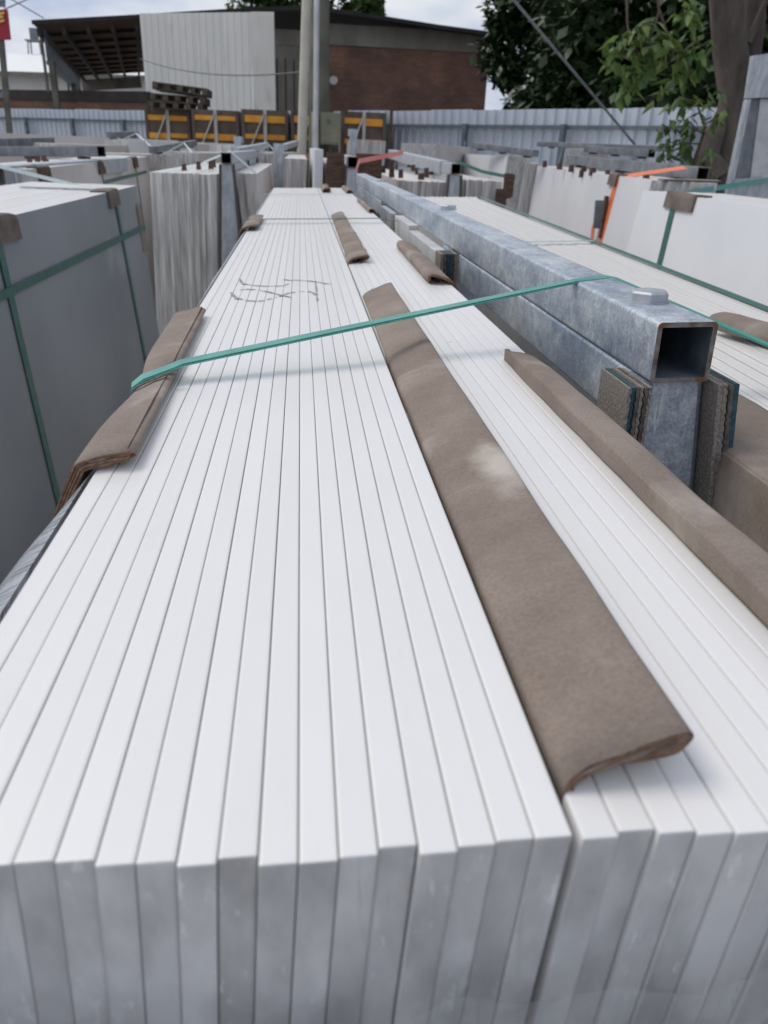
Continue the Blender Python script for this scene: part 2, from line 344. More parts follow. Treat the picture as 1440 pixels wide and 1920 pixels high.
def bundle(label, cat, corner, yaw, L, n, t, Hh, lean, mats, group=None, rot=None, stagger=.006, zj=.0006, gap=.00035, fronts=None, facemi=(0, 0), endface=None):
    """corner: world position of the near left TOP corner; slabs follow each other towards local +x."""
    rt = Euler(rot if rot else (0, 0, yaw))
    off = rt.to_matrix() @ V((math.tan(lean)*Hh, 0, Hh))
    root = empty('slab_bundle', V(corner)-off, rt); tag(root, label, cat, group)
    me = slab_mesh('slab', t-gap, L, Hh, lean, mats)
    mL = slab_mesh('slab', t-gap, L, Hh, lean, mats, facemi=facemi) if facemi != (0, 0) else me
    for i in range(n):
        y = fronts[i] if fronts else random.uniform(-stagger, stagger)
        link('slab', mL if i in (0, n-1) else me, root, (i*t, y, random.uniform(-zj, zj)))
    return root
T = .012
HT = 1.55
LEAN = math.radians(4.7)
# the two bundles in front
ys = [1624, 1623, 1622, 1622, 1616, 1614, 1620, 1617, 1621, 1607, 1619, 1615, 1605, 1588, 1598, 1584, 1575, 1571]
xs = [-320, -245, -170, -20, 62, 140, 214, 290, 367, 445, 521, 597, 673, 748, 823, 896, 967, 1040]
fl = [hitB(x, y)[1] for x, y in zip(xs, ys)]
main_y = .165
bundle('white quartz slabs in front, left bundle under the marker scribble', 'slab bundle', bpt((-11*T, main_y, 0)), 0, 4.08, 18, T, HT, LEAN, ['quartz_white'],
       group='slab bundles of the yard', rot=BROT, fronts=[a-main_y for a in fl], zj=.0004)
fr = [hitB(x, y)[1] for x, y in ((1120, 1570), (1190, 1556), (1265, 1562), (1340, 1562), (1410, 1562))]
fr += [.160+random.uniform(-.004, .004) for _ in range(7)]
RX0 = .0865
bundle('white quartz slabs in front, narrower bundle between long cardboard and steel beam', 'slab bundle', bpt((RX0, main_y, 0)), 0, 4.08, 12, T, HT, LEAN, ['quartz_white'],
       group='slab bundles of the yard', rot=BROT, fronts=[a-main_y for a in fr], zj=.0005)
# handwriting on the tops of the left bundle (polylines read off the photograph)
def zz(l): return [hitB(400+x/3, 230+y/3, .0007) for x, y in l]
strokes = [[(150, 878), (156, 893), (168, 905), (200, 911), (250, 916), (300, 918), (350, 918), (400, 914), (424, 905)],
           [(98, 948), (108, 966), (130, 984), (165, 995), (205, 1001), (250, 1002), (290, 998), (330, 987), (370, 975), (420, 958), (480, 948), (530, 946), (560, 955), (578, 968)],
           [(148, 938), (190, 936), (240, 938), (290, 946), (330, 956), (380, 968), (440, 982)],
           [(395, 880), (430, 886), (480, 884), (530, 888), (575, 894), (620, 902), (660, 906)],
           [(573, 890), (578, 920), (582, 950), (583, 975), (586, 1000)], [(120, 988), (140, 990), (160, 988)]]
wb = MB()
for k, st in enumerate(strokes):
    p = [V(q) for q in zz(st)]; q = []
    for a, b in zip(p[:-1], p[1:]):
        for i in range(3): q.append(a.lerp(b, i/3))
    q.append(p[-1]); hw = .0022 if k != 4 else .0014
    vs = []; fs = []
    for i, c in enumerate(q):
        d = (q[min(i+1, len(q)-1)]-q[max(i-1, 0)]).normalized(); nrm = V((-d.y, d.x, 0))*hw*random.uniform(.45, 1.25)*(1.0 if k != 4 else 1.3)
        vs += [c-nrm, c+nrm]
        if i and random.random() > .10: fs.append((2*i-2, 2*i-1, 2*i+1, 2*i))
    wb.add(vs, fs)
tag(wb.build('handwriting', 'marker_ink', org=hitB(500, 545), b=True), 'grey marker scribble across the white slab edges', 'handwriting')

# protective film round the front bundles
def film(name, label, fn, nu, nv, mat, org, cat='plastic film', b=True):
    vs = [fn(i/nu, j/nv) for j in range(nv+1) for i in range(nu+1)]
    fs = [(j*(nu+1)+i, j*(nu+1)+i+1, (j+1)*(nu+1)+i+1, (j+1)*(nu+1)+i) for j in range(nv) for i in range(nu)]
    mb = MB(); mb.add(vs, fs, 0, True); return tag(mb.build(name, mat, org=org, b=b), label, cat)
def nz3(x, y, z, s=1): return mnoise.noise(V((x*s, y*s, z*s)))
def film_front(u, v):
    x = -.16+.42*u; z = -.052-.45*v+.018*nz3(u*5, 3, 0, 1.5)*(1-v)
    lx = x+math.tan(LEAN)*z
    return (lx, .150-.012*abs(nz3(x*11, z*9, 1.3))-.009*nz3(x*35, z*22, 4), z)
film('plastic_film', 'crumpled clear plastic wrap over the sawn front ends of the slabs', film_front, 90, 60, 'film_clear', (0, .15, -.3))
def film_left(u, v):
    y = .14+4.0*u**1.4; z = .001-.5*v**1.5; k = min(1, v*3.5)
    out_ = .007+.003*nz3(y*2.3, 1, 2)+.003*nz3(y*6, v*3, 5)
    if .22 < y < .49: out_ += .030*math.sin((y-.22)/.27*math.pi)
    if y > 1.0: out_ += .016*min(1, (y-1.0)*3)
    return (-11*T-.0015-out_*math.sin(k*math.pi/2)-.02*v+math.tan(LEAN)*z*.5, y, z)
film('plastic_film', 'milky plastic sheet hanging down the left side of the white slabs', film_left, 220, 24, 'film_milky', (-.15, .2, -.3))

# ------------------------------------------------------------------ folded cardboard
def catmull(p, k):
    out = []
    for i in range(len(p)-1):
        a, b, c, d = p[max(i-1, 0)], p[i], p[i+1], p[min(i+2, len(p)-1)]
        for j in range(k):
            t = j/k; out.append(tuple(.5*(2*b[q]+(c[q]-a[q])*t+(2*a[q]-5*b[q]+4*c[q]-d[q])*t*t+(3*b[q]-a[q]-3*c[q]+d[q])*t**3) for q in range(2)))
    out.append(p[-1]); return out
def card(label, prof, y0, y1, layers=3, lt=.0016, gap=.0004, skew0=0, skew1=0, warp=.0012, drift=(0, 0), seed=0, ny=None, b=True, group=None, ragged=.002, name='cardboard_pad', ptfn=None, flare=0, mat='cardboard'):
    """sweeps a folded profile (x,z) along y; layers of board lie under each other. skew: extra y across the profile at each end"""
    pr = catmull(prof, 5); n = len(pr); ny = ny or max(6, int((y1-y0)/.025)); mb = MB()
    nor = []
    for i in range(n):
        a, c = pr[max(i-1, 0)], pr[min(i+1, n-1)]; dx, dz = c[0]-a[0], c[1]-a[1]; l = math.hypot(dx, dz) or 1; nor.append((-dz/l, dx/l))
    for la in range(layers):
        o1 = -la*(lt+gap); o2 = o1-lt; ro = random.uniform(0, ragged); rn = random.uniform(0, ragged)
        vs = []
        for j in range(ny+1):
            v = j/ny
            for i in range(n):
                u = i/(n-1); e0 = (y0+skew0*u+rn+.0015*ragged/.002*nz3(u*9, seed, la)); e1 = (y1+skew1*u-ro+.0015*ragged/.002*nz3(u*9, seed+5, la))
                y = e0+(e1-e0)*v
                w = warp*nz3(y*13+seed, u*2.2, seed); dx = drift[0]*v; dz = drift[1]*v
                dx -= flare*max(0, 1-v*2.2)**1.3*max(0, -pr[i][1])/.05
                for o in (o1, o2): vs.append((pr[i][0]+nor[i][0]*o+dx+w*.5, y, pr[i][1]+nor[i][1]*o+w+dz))
        if ptfn: vs = [ptfn(p) for p in vs]
        R_ = 2*n; fs = []; fe = []
        for j in range(ny):
            for i in range(n-1):
                a = j*R_+2*i; fs.append((a, a+2, a+R_+2, a+R_)); fs.append((a+1, a+R_+1, a+R_+3, a+3))
            a = j*R_; fe.append((a, a+R_, a+R_+1, a+1)); a = j*R_+2*(n-1); fe.append((a, a+1, a+R_+1, a+R_))
        for j in (0, ny):
            for i in range(n-1):
                a = j*R_+2*i; fe.append((a, a+1, a+3, a+2))
        o = len(mb.v); mb.v += vs
        for f in fs: mb.f.append([q+o for q in f]); mb.mi.append(0); mb.sm.append(True)
        for f in fe: mb.f.append([q+o for q in f]); mb.mi.append(1); mb.sm.append(False)
    org = mb.v[0]
    return tag(mb.build(name, [mat, 'cardboard_cut'], org=org, b=b), label, 'cardboard', group)
CG = 'cardboard edge protectors'
card('long brown cardboard strip lying over the gap between the two front bundles',
     [(.0858, -.024), (.0856, -.004), (.0876, .0040), (.097, .0092), (.110, .0135), (.121, .0168), (.1285, .0168), (.1305, .0125), (.127, .0065), (.116, .0028), (.103, .0018)],
     .181, 1.10, layers=3, lt=.0009, gap=.0006, skew0=.010, skew1=.055, warp=.0011, drift=(.001, -.002), seed=1, group=CG, mat='cardboard_dusty')
card('folded grey-brown cardboard on the left edge of the front slabs, pinned by the green strap',
     [(-.1515, -.052), (-.1505, -.022), (-.1465, .001), (-.141, .0068), (-.128, .0095), (-.112, .0115), (-.1068, .0095), (-.1085, .0062), (-.121, .0042)],
     .468, .99, layers=4, lt=.0013, gap=.0006, ragged=.004, skew0=.02, skew1=.0, warp=.0016, drift=(-.009, -.001), seed=2, group=CG, flare=.018, ptfn=lambda p: (p[0]+.010*math.exp(-((p[1]-.665)/.075)**2)*min(1, max(0, (-.122-p[0])/.02)), p[1], p[2]-.0012*math.exp(-((p[1]-.68)/.05)**2)))
card('brown cardboard ridge along the right edge of the front slabs, before the post',
     [(.2042, .0012), (.2030, .0128), (.2036, .0150), (.2062, .0160), (.224, .0140), (.234, .0075), (.2375, -.004), (.239, -.03)],
     .215, .745, layers=2, lt=.0016, skew0=0, skew1=-.045, warp=.0024, drift=(-.003, -.002), seed=3, group=CG)
card('shorter cardboard sleeve over the gap, beyond the scribble',
     [(.0862, -.02), (.0865, .002), (.092, .0085), (.105, .0125), (.118, .0135), (.1245, .0115), (.1235, .0065), (.115, .003)],
     1.44, 2.50, layers=2, lt=.0016, skew0=.02, skew1=.04, warp=.003, drift=(.006, -.003), seed=4, group=CG)
card('brown cardboard curl on the right slab edge beside the steel beam',
     [(.196, .002), (.195, .010), (.201, .0155), (.215, .013), (.228, .008), (.238, -.002), (.241, -.02)],
     1.21, 1.68, layers=2, skew0=-.02, skew1=-.03, warp=.002, drift=(.004, 0), seed=5, group=CG)
card('small cardboard pad on the left slab edge under the second strap',
     [(-.158, -.02), (-.150, -.002), (-.143, .008), (-.128, .013), (-.112, .013), (-.104, .010), (-.108, .005)],
     2.03, 2.40, layers=2, skew0=.04, skew1=0, warp=.003, seed=6, group=CG)
card('small cardboard pad on the right slab edge, under the far half of the beam',
     [(.216, .002), (.216, .010), (.222, .014), (.234, .009), (.241, -.004), (.243, -.02)], 2.60, 3.18, layers=2, warp=.002, seed=7, group=CG)
card('pale cardboard tuft at the far end of the gap between the front bundles',
     [(.100, .002), (.103, .014), (.115, .022), (.130, .020), (.138, .010), (.135, .003)], 3.78, 4.20, layers=2, warp=.005, seed=8, group=CG)
card('dark cardboard scrap at the far right corner of the front slabs',
     [(.205, .002), (.206, .012), (.218, .016), (.232, .010), (.24, -.01)], 3.70, 4.16, layers=2, warp=.003, seed=9, group=CG)

# ------------------------------------------------------------------ green strap over the front bundles and the beam
def strap(label, pts, half, thick=.0009, mat='strap_green', b=True, layers=1, off=(0, .0016, -.0011), group='plastic straps', name='strap', sub=1):
    mb = MB()
    for la in range(layers):
        p = [V(q)+V(off)*(-la if la else 0)*(1, -1)[0] for q in pts]
        if la: p = [V(q)+V((0, -.0022*la, -.0013*la)) for q in pts]
        mb.ribbon(p, half, thick)
    return tag(mb.build(name, mat, org=pts[0], b=b), label, 'strap', group)
half = [V(v)*.0078 for v in ((0.2, .95, -.2), (.05, .98, -.05), (-.18, .98, .0), (-.3, .95, 0), (-.3, .95, 0), (-.3, .95, 0), (.1, .99, 0), (.25, .96, .05), (.3, .95, .1), (.3, .95, .1), (.3, .95, 0), (.2, .97, 0), (0, 1, 0))]
strap('teal green strap from the left cardboard up over the steel beam',
      [(-.1475, .640, -.060), (-.1465, .652, -.020), (-.1430, .664, .0052), (-.135, .672, .0100), (-.112, .690, .0145), (-.104, .696, .0165), (.297, .835, .0612), (.340, .856, .0612), (.352, .856, .0585), (.62, .745, -.047), (.744, .694, -.0515), (.756, .690, -.056), (.768, .688, -.25)],
      half, layers=2)
# dark scuff of tape where the strap crosses the cardboard
def thin(label, yb, x0, x1, z, mat='strap_dark_green', hw=.006, lay=1):
    return strap(label, [(x0-.006, yb, z-.02), (x0, yb, z), (.04, yb+.002, z-.0005), (x1-.004, yb, z+.0005), (x1, yb, z-.004), (.305, yb, z-.01)], V((0, hw, 0)), thick=.0012, mat=mat)
thin('thin green strap across the white slabs behind the scribble', 2.26, -.155, .240, .0115, hw=.007)
thin('faint far strap lying near the far end of the white slabs', 3.55, -.150, .240, .0075, mat='strap_pale')
mb = MB(); mb.ribbon([(-.1385, .647, .0062), (-.132, .650, .0095), (-.112, .668, .0138), (-.105, .673, .0132)], V((.0, .003, 0)), .0008)
mb.ribbon([(-.1400, .676, .0062), (-.133, .684, .0095), (-.114, .704, .0138), (-.107, .710, .0132)], V((.0, .0035, 0)), .0008)
tag(mb.build('adhesive_tape', 'rubber_belt', org=(-.149, .66, .0075), b=True), 'dark tape band under the green strap on the left cardboard', 'tape')

# ------------------------------------------------------------------ galvanised frame beside the front bundles
def hollow(mb, x0, x1, y0, y1, z0, z1, w, r=.004):
    """square tube along y with rounded corners, open at both ends (mat 0 outside, 1 cut edge, 2 inside)"""
    def ring(x0, x1, z0, z1, r, n=4):
        out = []
        for cx, cz, a0 in ((x1-r, z1-r, 0), (x0+r, z1-r, 90), (x0+r, z0+r, 180), (x1-r, z0+r, 270)):
            for k in range(n+1):
                a = math.radians(a0+90*k/n); out.append((cx+r*math.cos(a), cz+r*math.sin(a)))
        return out
    o = ring(x0, x1, z0, z1, r); i = ring(x0+w, x1-w, z0+w, z1-w, max(r-w, .0008)); n = len(o)
    vs = [(p[0], y0, p[1]) for p in o]+[(p[0], y1, p[1]) for p in o]+[(p[0], y0, p[1]) for p in i]+[(p[0], y1, p[1]) for p in i]
    mb.add(vs, [(k, (k+1) % n, n+(k+1) % n, n+k) for k in range(n)], 0, True)
    mb.add(vs, [(2*n+k, 3*n+k, 3*n+(k+1) % n, 2*n+(k+1) % n) for k in range(n)], 2, True)
    mb.add(vs, [(k, 2*n+k, 2*n+(k+1) % n, (k+1) % n) for k in range(n)]+[(n+k, n+(k+1) % n, 3*n+(k+1) % n, 3*n+k) for k in range(n)], 1)
def hexbolt(mb, c, r, h):
    c = V(c); vs = []; n = 6
    for z, k in ((0, 1), (h*.82, 1), (h, .86)):
        vs += [c+V((r*k*math.cos(math.radians(60*i+12)), r*k*math.sin(math.radians(60*i+12)), z)) for i in range(n)]
    fs = [(j*n+i, j*n+(i+1) % n, (j+1)*n+(i+1) % n, (j+1)*n+i) for j in range(2) for i in range(n)]+[tuple(range(12, 18))]
    mb.add(vs, fs)
    w = [c+V((r*1.02*math.cos(2*math.pi*i/20), r*1.02*math.sin(2*math.pi*i/20), z)) for z in (-.0005, .0012) for i in range(20)]
    mb.add(w, [(i, (i+1) % 20, 20+(i+1) % 20, 20+i) for i in range(20)]+[tuple(range(20, 40))])
root = empty('slab_rack', bpt((.3225, .64, -1.6)), BROT); tag(root, 'galvanised steel frame with open square beam end and bolt, beside front slabs', 'slab rack')
FO = (.3225, .64, -1.6)
BX0, BX1 = .2965, .3485
mb = MB(); hollow(mb, BX0, BX1, .617, 4.45, .0095, .0605, .0042)
mb.build('top_beam', ['galvanised', 'steel_rust', 'steel_inside'], root, FO)
mb = MB(); hollow(mb, BX0+.001, BX1-.001, .632, 1.50, -.044, .0085, .004); mb.build('lower_beam', ['galvanised', 'steel_rust', 'steel_inside'], root, FO)
mb = MB(); hollow(mb, BX0+.001, BX1-.001, 3.05, 4.40, -.044, .0085, .004); mb.build('lower_beam', ['galvanised', 'steel_rust', 'steel_inside'], root, FO)
for by, bxx in ((.712, .3275), (1.87, .340), (3.4, .33)):
    mb = MB(); hexbolt(mb, (bxx, by, .0607), .0185, .0100); mb.build('bolt', 'galvanised_far', root, FO)
def post(y0, y1, fl_=.10, zt=.0085, x0=BX0-.001, x1=BX1+.001, mat='galvanised'):
    mb = MB(); zb = -1.58; k = fl_; r = .007
    def ring(z):
        d = (zt-z)*k; a, b_ = x0-d*.25, x1+d
        return [(a+r, y0, z), (b_-r, y0, z), (b_, y0+r, z), (b_, y1, z), (a, y1, z), (a, y0+r, z)]
    A, B_ = ring(zb), ring(zt); n = 6
    mb.add(A+B_, [(i, (i+1) % n, n+(i+1) % n, n+i) for i in range(n)]+[tuple(range(n))[::-1], tuple(range(n, 2*n))])
    return mb.build('post', mat, root, FO)
post(.622, .66); post(1.60, 1.66); post(2.92, 2.98); post(4.30, 4.36)
def rubber(x0, x1, y0, y1, z0, z1, blue=1, n=5, slope=0, seed=0):
    """block of conveyor-belt layers with frayed cut edges: each layer a sub-part"""
    blk = None; w = (x1-x0)/n
    for i in range(n):
        a = x0+i*w; mb = MB(); m_ = 90; vs = []
        for j in range(m_+1):
            z = z1+(z0-z1)*j/m_; s = slope*(z1-z)
            wv = .0007*math.sin(z*1050+i*1.1+seed)+.0004*nz3(z*120, i, seed)
            e = .0008*nz3(z*250, i*3, seed+9)+(.0012 if i % 2 else 0)
            wl = 0 if i == 0 else wv; wr = 0 if i == n-1 else .0007*math.sin(z*1050+(i+1)*1.1+seed)+.0004*nz3(z*120, i+1, seed)
            vs += [(a+.0004+wl+s, y0+e, z), (a+w-.0005+wr+s, y0+e+.0004*nz3(z*300, i, 3), z), (a+w-.0005+wr+s, y1, z), (a+.0004+wl+s, y1, z)]
        fs = [(4*j+k, 4*j+(k+1) % 4, 4*j+4+(k+1) % 4, 4*j+4+k) for j in range(m_) for k in range(4)]+[(0, 1, 2, 3), tuple(range(4*m_, 4*m_+4))]
        mb.add(vs, fs)
        mat = 'rubber_blue' if i == blue else ('rubber_weave' if (i+blue) % 2 == 0 or i == 0 else 'rubber_belt')
        if blk is None: blk = mb.build('rubber_pad', mat, root, FO)
        else: mb.build('rubber_layer', mat, blk, FO)
rubber(.2725, .2945, .603, .668, -.30, .0095, blue=1, n=6, seed=1)
rubber(.3505, .3705, .603, .668, -.30, .0105, blue=3, n=4, slope=.10, seed=2)
rubber(.262, .2955, 1.50, 1.56, -.30, .0085, blue=2, n=5, seed=3)
rubber(.271, .2955, 2.40, 2.47, -.30, .0085, blue=3, n=4, seed=4)
mb = MB(); mb.box((.268, 1.565, -.30), (.292, 2.02, .002)); mb.build('side_plate', 'paint_grey', root, FO)
mb = MB(); mb.box((.270, 2.03, -.30), (.2945, 2.35, .0125)); mb.build('side_plate', 'paint_grey', root, FO)
mb = MB(); mb.box((.2755, 2.48, -.30), (.294, 2.86, .006)); mb.build('side_plate', 'galvanised_far', root, FO)
mb = MB(); mb.box((.285, 2.87, -.30), (.296, 2.91, .008)); mb.build('wood_block', 'wood_brown', root, FO)
mb = MB()
for yy in (.70, 2.3, 4.2): mb.box((-.25, yy, -1.69), (.95, yy+.08, -1.60))
mb.build('base_rail', 'galvanised_far', root, FO)

# ------------------------------------------------------------------ bundle on the other side of the frame
RZ = -.055; RYAW = -math.radians(3.3)
rc = bpt((.372, .33, RZ)); rbrot = (0, -RHO, RYAW)
bundle('off-white dusty slabs right of the steel beam, thin sawn edges upward', 'slab bundle', rc, 0, 4.3, 30, .0118, 1.5, -math.radians(4), ['quartz_second'], rot=rbrot, group='slab bundles of the yard', stagger=.01, zj=.0016, gap=.0009)
card('thick brown cardboard over the slab corner right of the end post',
     [(.367, RZ-.062), (.3665, RZ-.03), (.3668, RZ+.001), (.3680, RZ+.0050), (.3715, RZ+.0072), (.385, RZ+.0080), (.43, RZ+.0075), (.468, RZ+.0065)], .36, .80, layers=3, lt=.002, warp=.002, skew1=.01, seed=11, group=CG)
def rot_about(p, c, a):
    x, y = p[0]-c[0], p[1]-c[1]; ca, sa = math.cos(a), math.sin(a); return (c[0]+ca*x-sa*y, c[1]+sa*x+ca*y, p[2])
card('crinkled kraft roll lying on the slabs right of the beam end',
     [(.60, RZ+.006), (.598, RZ+.014), (.606, RZ+.024), (.63, RZ+.028), (.656, RZ+.022), (.668, RZ+.010), (.66, RZ+.004)], .70, 1.10, layers=2, warp=.006, seed=12, group=CG,
     ptfn=lambda p: rot_about(p, (.60, 1.08), math.radians(14)))
def film_r(u, v):
    y = .30+.55*u; z = RZ-.058-.35*v; return (.3685+.006*nz3(y*8, z*8, 3)+math.tan(math.radians(4))*(RZ-z)*-.2, y, z)
film('plastic_film', 'white woven film under the thick cardboard right of the post', film_r, 30, 14, 'film_milky', (.37, .4, -.3))
c1 = rc
# strap across the second bundle, running back along its right side
def rbe(y, o=-.005): return .372+30*.0118+.0577*(y-.33)+o
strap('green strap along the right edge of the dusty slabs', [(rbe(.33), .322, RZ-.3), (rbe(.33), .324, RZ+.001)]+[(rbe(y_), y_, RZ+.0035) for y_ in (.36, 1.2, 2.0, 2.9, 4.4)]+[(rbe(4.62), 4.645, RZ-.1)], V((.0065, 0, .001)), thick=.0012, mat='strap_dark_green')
strap('pale strap across the dusty slabs behind the beam', [(.488, 2.215, RZ-.1), (.495, 2.22, RZ+.003), (.60, 2.24, RZ+.004), (rbe(2.26, -.004), 2.26, RZ+.004), (rbe(2.28, .004), 2.28, RZ-.2)], V((0, .009, 0)), thick=.0012, mat='strap_pale')

# ------------------------------------------------------------------ generic yard frames
def yard_frame(label, x, y, z, L, yaw=0, w=.06, posts=(0,), flare=.05, group='galvanised frames in the yard', beam_only=False, mat='galvanised_far', lower=True, postw=None, rise=0):
    """beam top at z, beam near end at (x,y) centre"""
    rt = empty('slab_rack', (x, y, 0), (rise, 0, yaw)); tag(rt, label, 'slab rack', group)
    mb = MB(); hollow(mb, -w/2, w/2, 0, L, z-w, z, .005); mb.build('top_beam', [mat, 'steel_rust', 'black_hole'], rt)
    if lower:
        mb = MB(); hollow(mb, -w/2+.002, w/2-.002, .05, L-.05, z-2*w-.002, z-w-.002, .005); mb.build('lower_beam', [mat, 'steel_rust', 'black_hole'], rt)
    if not beam_only:
        for py in posts:
            zt = z-w-.003; pw = (postw or w)/2; d = flare*zt; mb = MB()
            mb.hexa([(-pw-d, py, .02), (pw+d, py, .02), (pw+d, py+.05, .02), (-pw-d, py+.05, .02), (-pw, py, zt), (pw, py, zt), (pw, py+.05, zt), (-pw, py+.05, zt)])
            p = mb.build('post', mat, rt)
            for s in (-1, 1):
                mb = MB(); q = pw+.003; e = .012
                mb.hexa([(s*(q+d*.4), py-.01, zt*.6), (s*(q+d*.4+e), py-.01, zt*.6), (s*(q+d*.4+e), py+.05, zt*.6), (s*(q+d*.4), py+.05, zt*.6),
                         (s*q, py-.01, zt), (s*(q+e), py-.01, zt), (s*(q+e), py+.05, zt), (s*q, py+.05, zt)])
                mb.build('rubber_pad', 'rubber_belt', rt)
    return rt
SB = 'slab bundles of the yard'
# grey-faced bundle at the left edge of the picture
gx, gz, gL = -.74, 1.70, 3.55
GLEAN = -math.radians(3.8); gn = 23; gt = .020
bundle('slabs with a dark grey broad face, green strapped, left edge of view', 'slab bundle', (gx-gn*gt, .35, gz), 0, gL, gn, gt, 1.6, GLEAN, ['quartz_second', 'coated_face'], facemi=(1, 1), group=SB, stagger=.008)
def gface(y, z, o=.003): return (gx+(gz-z)*math.tan(-GLEAN)+o, y, z)
for lab, pa, pb in (('steep green strap down the dark grey slab face, left one', (0, 470), (107, 925)), ('steep green strap down the dark grey slab face, right one', (214, 362), (276, 690))):
    def onface(px, py):
        d = ray(px, py); n = V((1, 0, math.tan(-GLEAN))); p0 = V(gface(0, gz)); t = (p0-V((0, 0, ZC))).dot(n)/d.dot(n); return V((0, 0, ZC))+d*t
    A, B_ = onface(*pa), onface(*pb); dd = (B_-A)
    E_ = A+dd*1.9
    pts = [gface(A.y, gz+.004, -.35), gface(A.y, gz+.004, -.02), gface(A.y, gz-.001, .006)]+[tuple(A.lerp(E_, k/6)) for k in range(1, 7)]
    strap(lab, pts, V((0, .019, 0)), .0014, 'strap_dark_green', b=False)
A, B_ = onface(20, 545), onface(272, 425); dd = (B_-A)
strap('level green strap running along the dark grey slab face', [tuple(A-dd*.9+V((.003, 0, 0))), tuple(A+V((.003, 0, 0))), tuple(B_+V((.003, 0, 0))), tuple(B_+dd*.01+V((-.05, .03, 0)))], V((0, 0, .011)), .0014, 'strap_dark_green', b=False)
def edge_pad(label, x, y, z, w, s=1, d=.05, yaw=0, th=.008, group=CG, top=.06, mat='cardboard'):
    """small angle of cardboard hung over a slab edge; s: side the vertical flap is on"""
    mb = MB()
    vs = []
    prof = [(-s*top, .006), (-s*.01, .009), (s*.006, .006), (s*.010, -.006), (s*(.012+d*.06), -d)]
    pin = [(-s*top, .006-th*.6), (-s*.008, .003-th*.4), (s*.002, .000), (s*.002, -.008), (s*(.004+d*.06), -d)]
    n = len(prof)
    for yy in (-w/2, 0, w/2):
        j = random.uniform(-.004, .004)
        vs += [(a+j*.4, yy+random.uniform(-.006, .006), b_+j) for a, b_ in prof]+[(a+j*.4, yy, b_+j) for a, b_ in pin]
    M2 = 2*n; fs = []
    for k in range(2):
        for i in range(n-1):
            a = k*M2+i; fs += [(a, a+1, a+M2+1, a+M2), (a+n, a+M2+n, a+M2+n+1, a+n+1)]
        fs += [(k*M2, k*M2+M2, k*M2+M2+n, k*M2+n), (k*M2+n-1, k*M2+2*n-1, k*M2+M2+2*n-1, k*M2+M2+n-1)]
    for k in (0, 2): fs += [(k*M2+i, k*M2+i+1, k*M2+n+i+1, k*M2+n+i) for i in range(n-1)]
    mb.add(vs, fs); o = mb.build('cardboard_pad', mat); o.location = (x, y, z); o.rotation_euler = (0, 0, yaw)
    return tag(o, label, 'cardboard', group)
p = onface(212, 372); edge_pad('square cardboard angle under the right strap of the dark grey slab', gx, p.y, gz, .17, 1, .055, mat='cardboard_dark')
p = onface(8, 415); edge_pad('square cardboard angle on the dark grey slab, cut by the picture edge', gx, p.y, gz, .17, 1, .055, mat='cardboard_dark')
edge_pad('thin brown pad on the far end corner of the dark grey slab', gx, 3.86, gz-.08, .10, 1, .20)
yard_frame('blue-grey beam end behind the dark grey slab bundle', -1.60, 4.6, 1.735, 3.2, w=.11, posts=(.05, 1.6), lower=False)
strap('pale thin strap slanting down onto the dark grey bundle top', [tuple(atY(-60, 292, 4.4)), tuple(atY(0, 312, 4.2)), tuple(atY(150, 350, 3.75))], V((0, .004, .008)), .0014, 'strap_pale', b=False)

# streaked bundle and its frame behind the gap
sY = 5.6
bundle('tall white slabs seen end-on with dark streaks, left of the blue-grey post', 'slab bundle', (-.975, sY, 1.70), 0, 3.2, 22, .0195, 1.6, math.radians(2.2), ['quartz_streaked', 'white_face'], facemi=(1, 1), group=SB, stagger=.012, zj=.003)
yard_frame('blue-grey post with black open beam end beside the streaked slabs', -.47, sY-.12, 1.835, 3.3, w=.066, posts=(.02, 1.6, 3.1), flare=.05)
bundle('slabs leaning left beside the blue-grey post, beige side in view', 'slab bundle', (-.425, sY, 1.715), 0, 3.2, 7, .0195, 1.55, -math.radians(6), ['quartz_beige', 'beige_face'], facemi=(1, 1), group=SB, stagger=.02, zj=.003)
# frame ends straight behind the front bundles
bundle('beige slab ends behind the far left corner of the front slabs', 'slab bundle', (-.125, 6.6, 1.80), 0, 3.0, 9, .0195, 1.6, math.radians(3), ['quartz_beige', 'beige_face'], facemi=(1, 1), group=SB, stagger=.015)
bundle('single pale slab standing upright behind the far end, by the silver pipe', 'slab bundle', (.095, 5.7, 1.875), 0, 3.0, 3, .019, 1.6, math.radians(1), ['white_face'], group=SB)
fr_ = yard_frame('frame seen end-on with brown wooden cheeks behind the front slabs', .345, 5.62, 1.84, 3.0, w=.07, posts=(.02, 2.8), flare=.05)
for s in (-1, 1):
    mb = MB(); mb.hexa([(s*.05-.075+.02*s, .03, 1.60), (s*.05+.075+.03*s, .03, 1.60), (s*.05+.075+.03*s, .12, 1.60), (s*.05-.075+.02*s, .12, 1.60), (s*.05-.07, .03, 1.86), (s*.05+.07+.03*s, .03, 1.86), (s*.05+.07+.03*s, .12, 1.86), (s*.05-.07, .12, 1.86)])
    mb.v = [(x+s*.045, y, z) for x, y, z in mb.v]
    mb.build('wooden_cheek', 'wood_brown', fr_)
for lab, x0_, lean_ in (('grey-brown slab ends left of the wooden cheeked frame post', .165, 2), ('grey-brown slab ends right of the wooden cheeked frame post', .385, -2)):
    bundle(lab, 'slab bundle', (x0_, 5.80, 1.79), 0, 2.9, 8, .0175, 1.6, math.radians(lean_), ['quartz_beige', 'beige_face'], facemi=(1, 1), group=SB, stagger=.01)
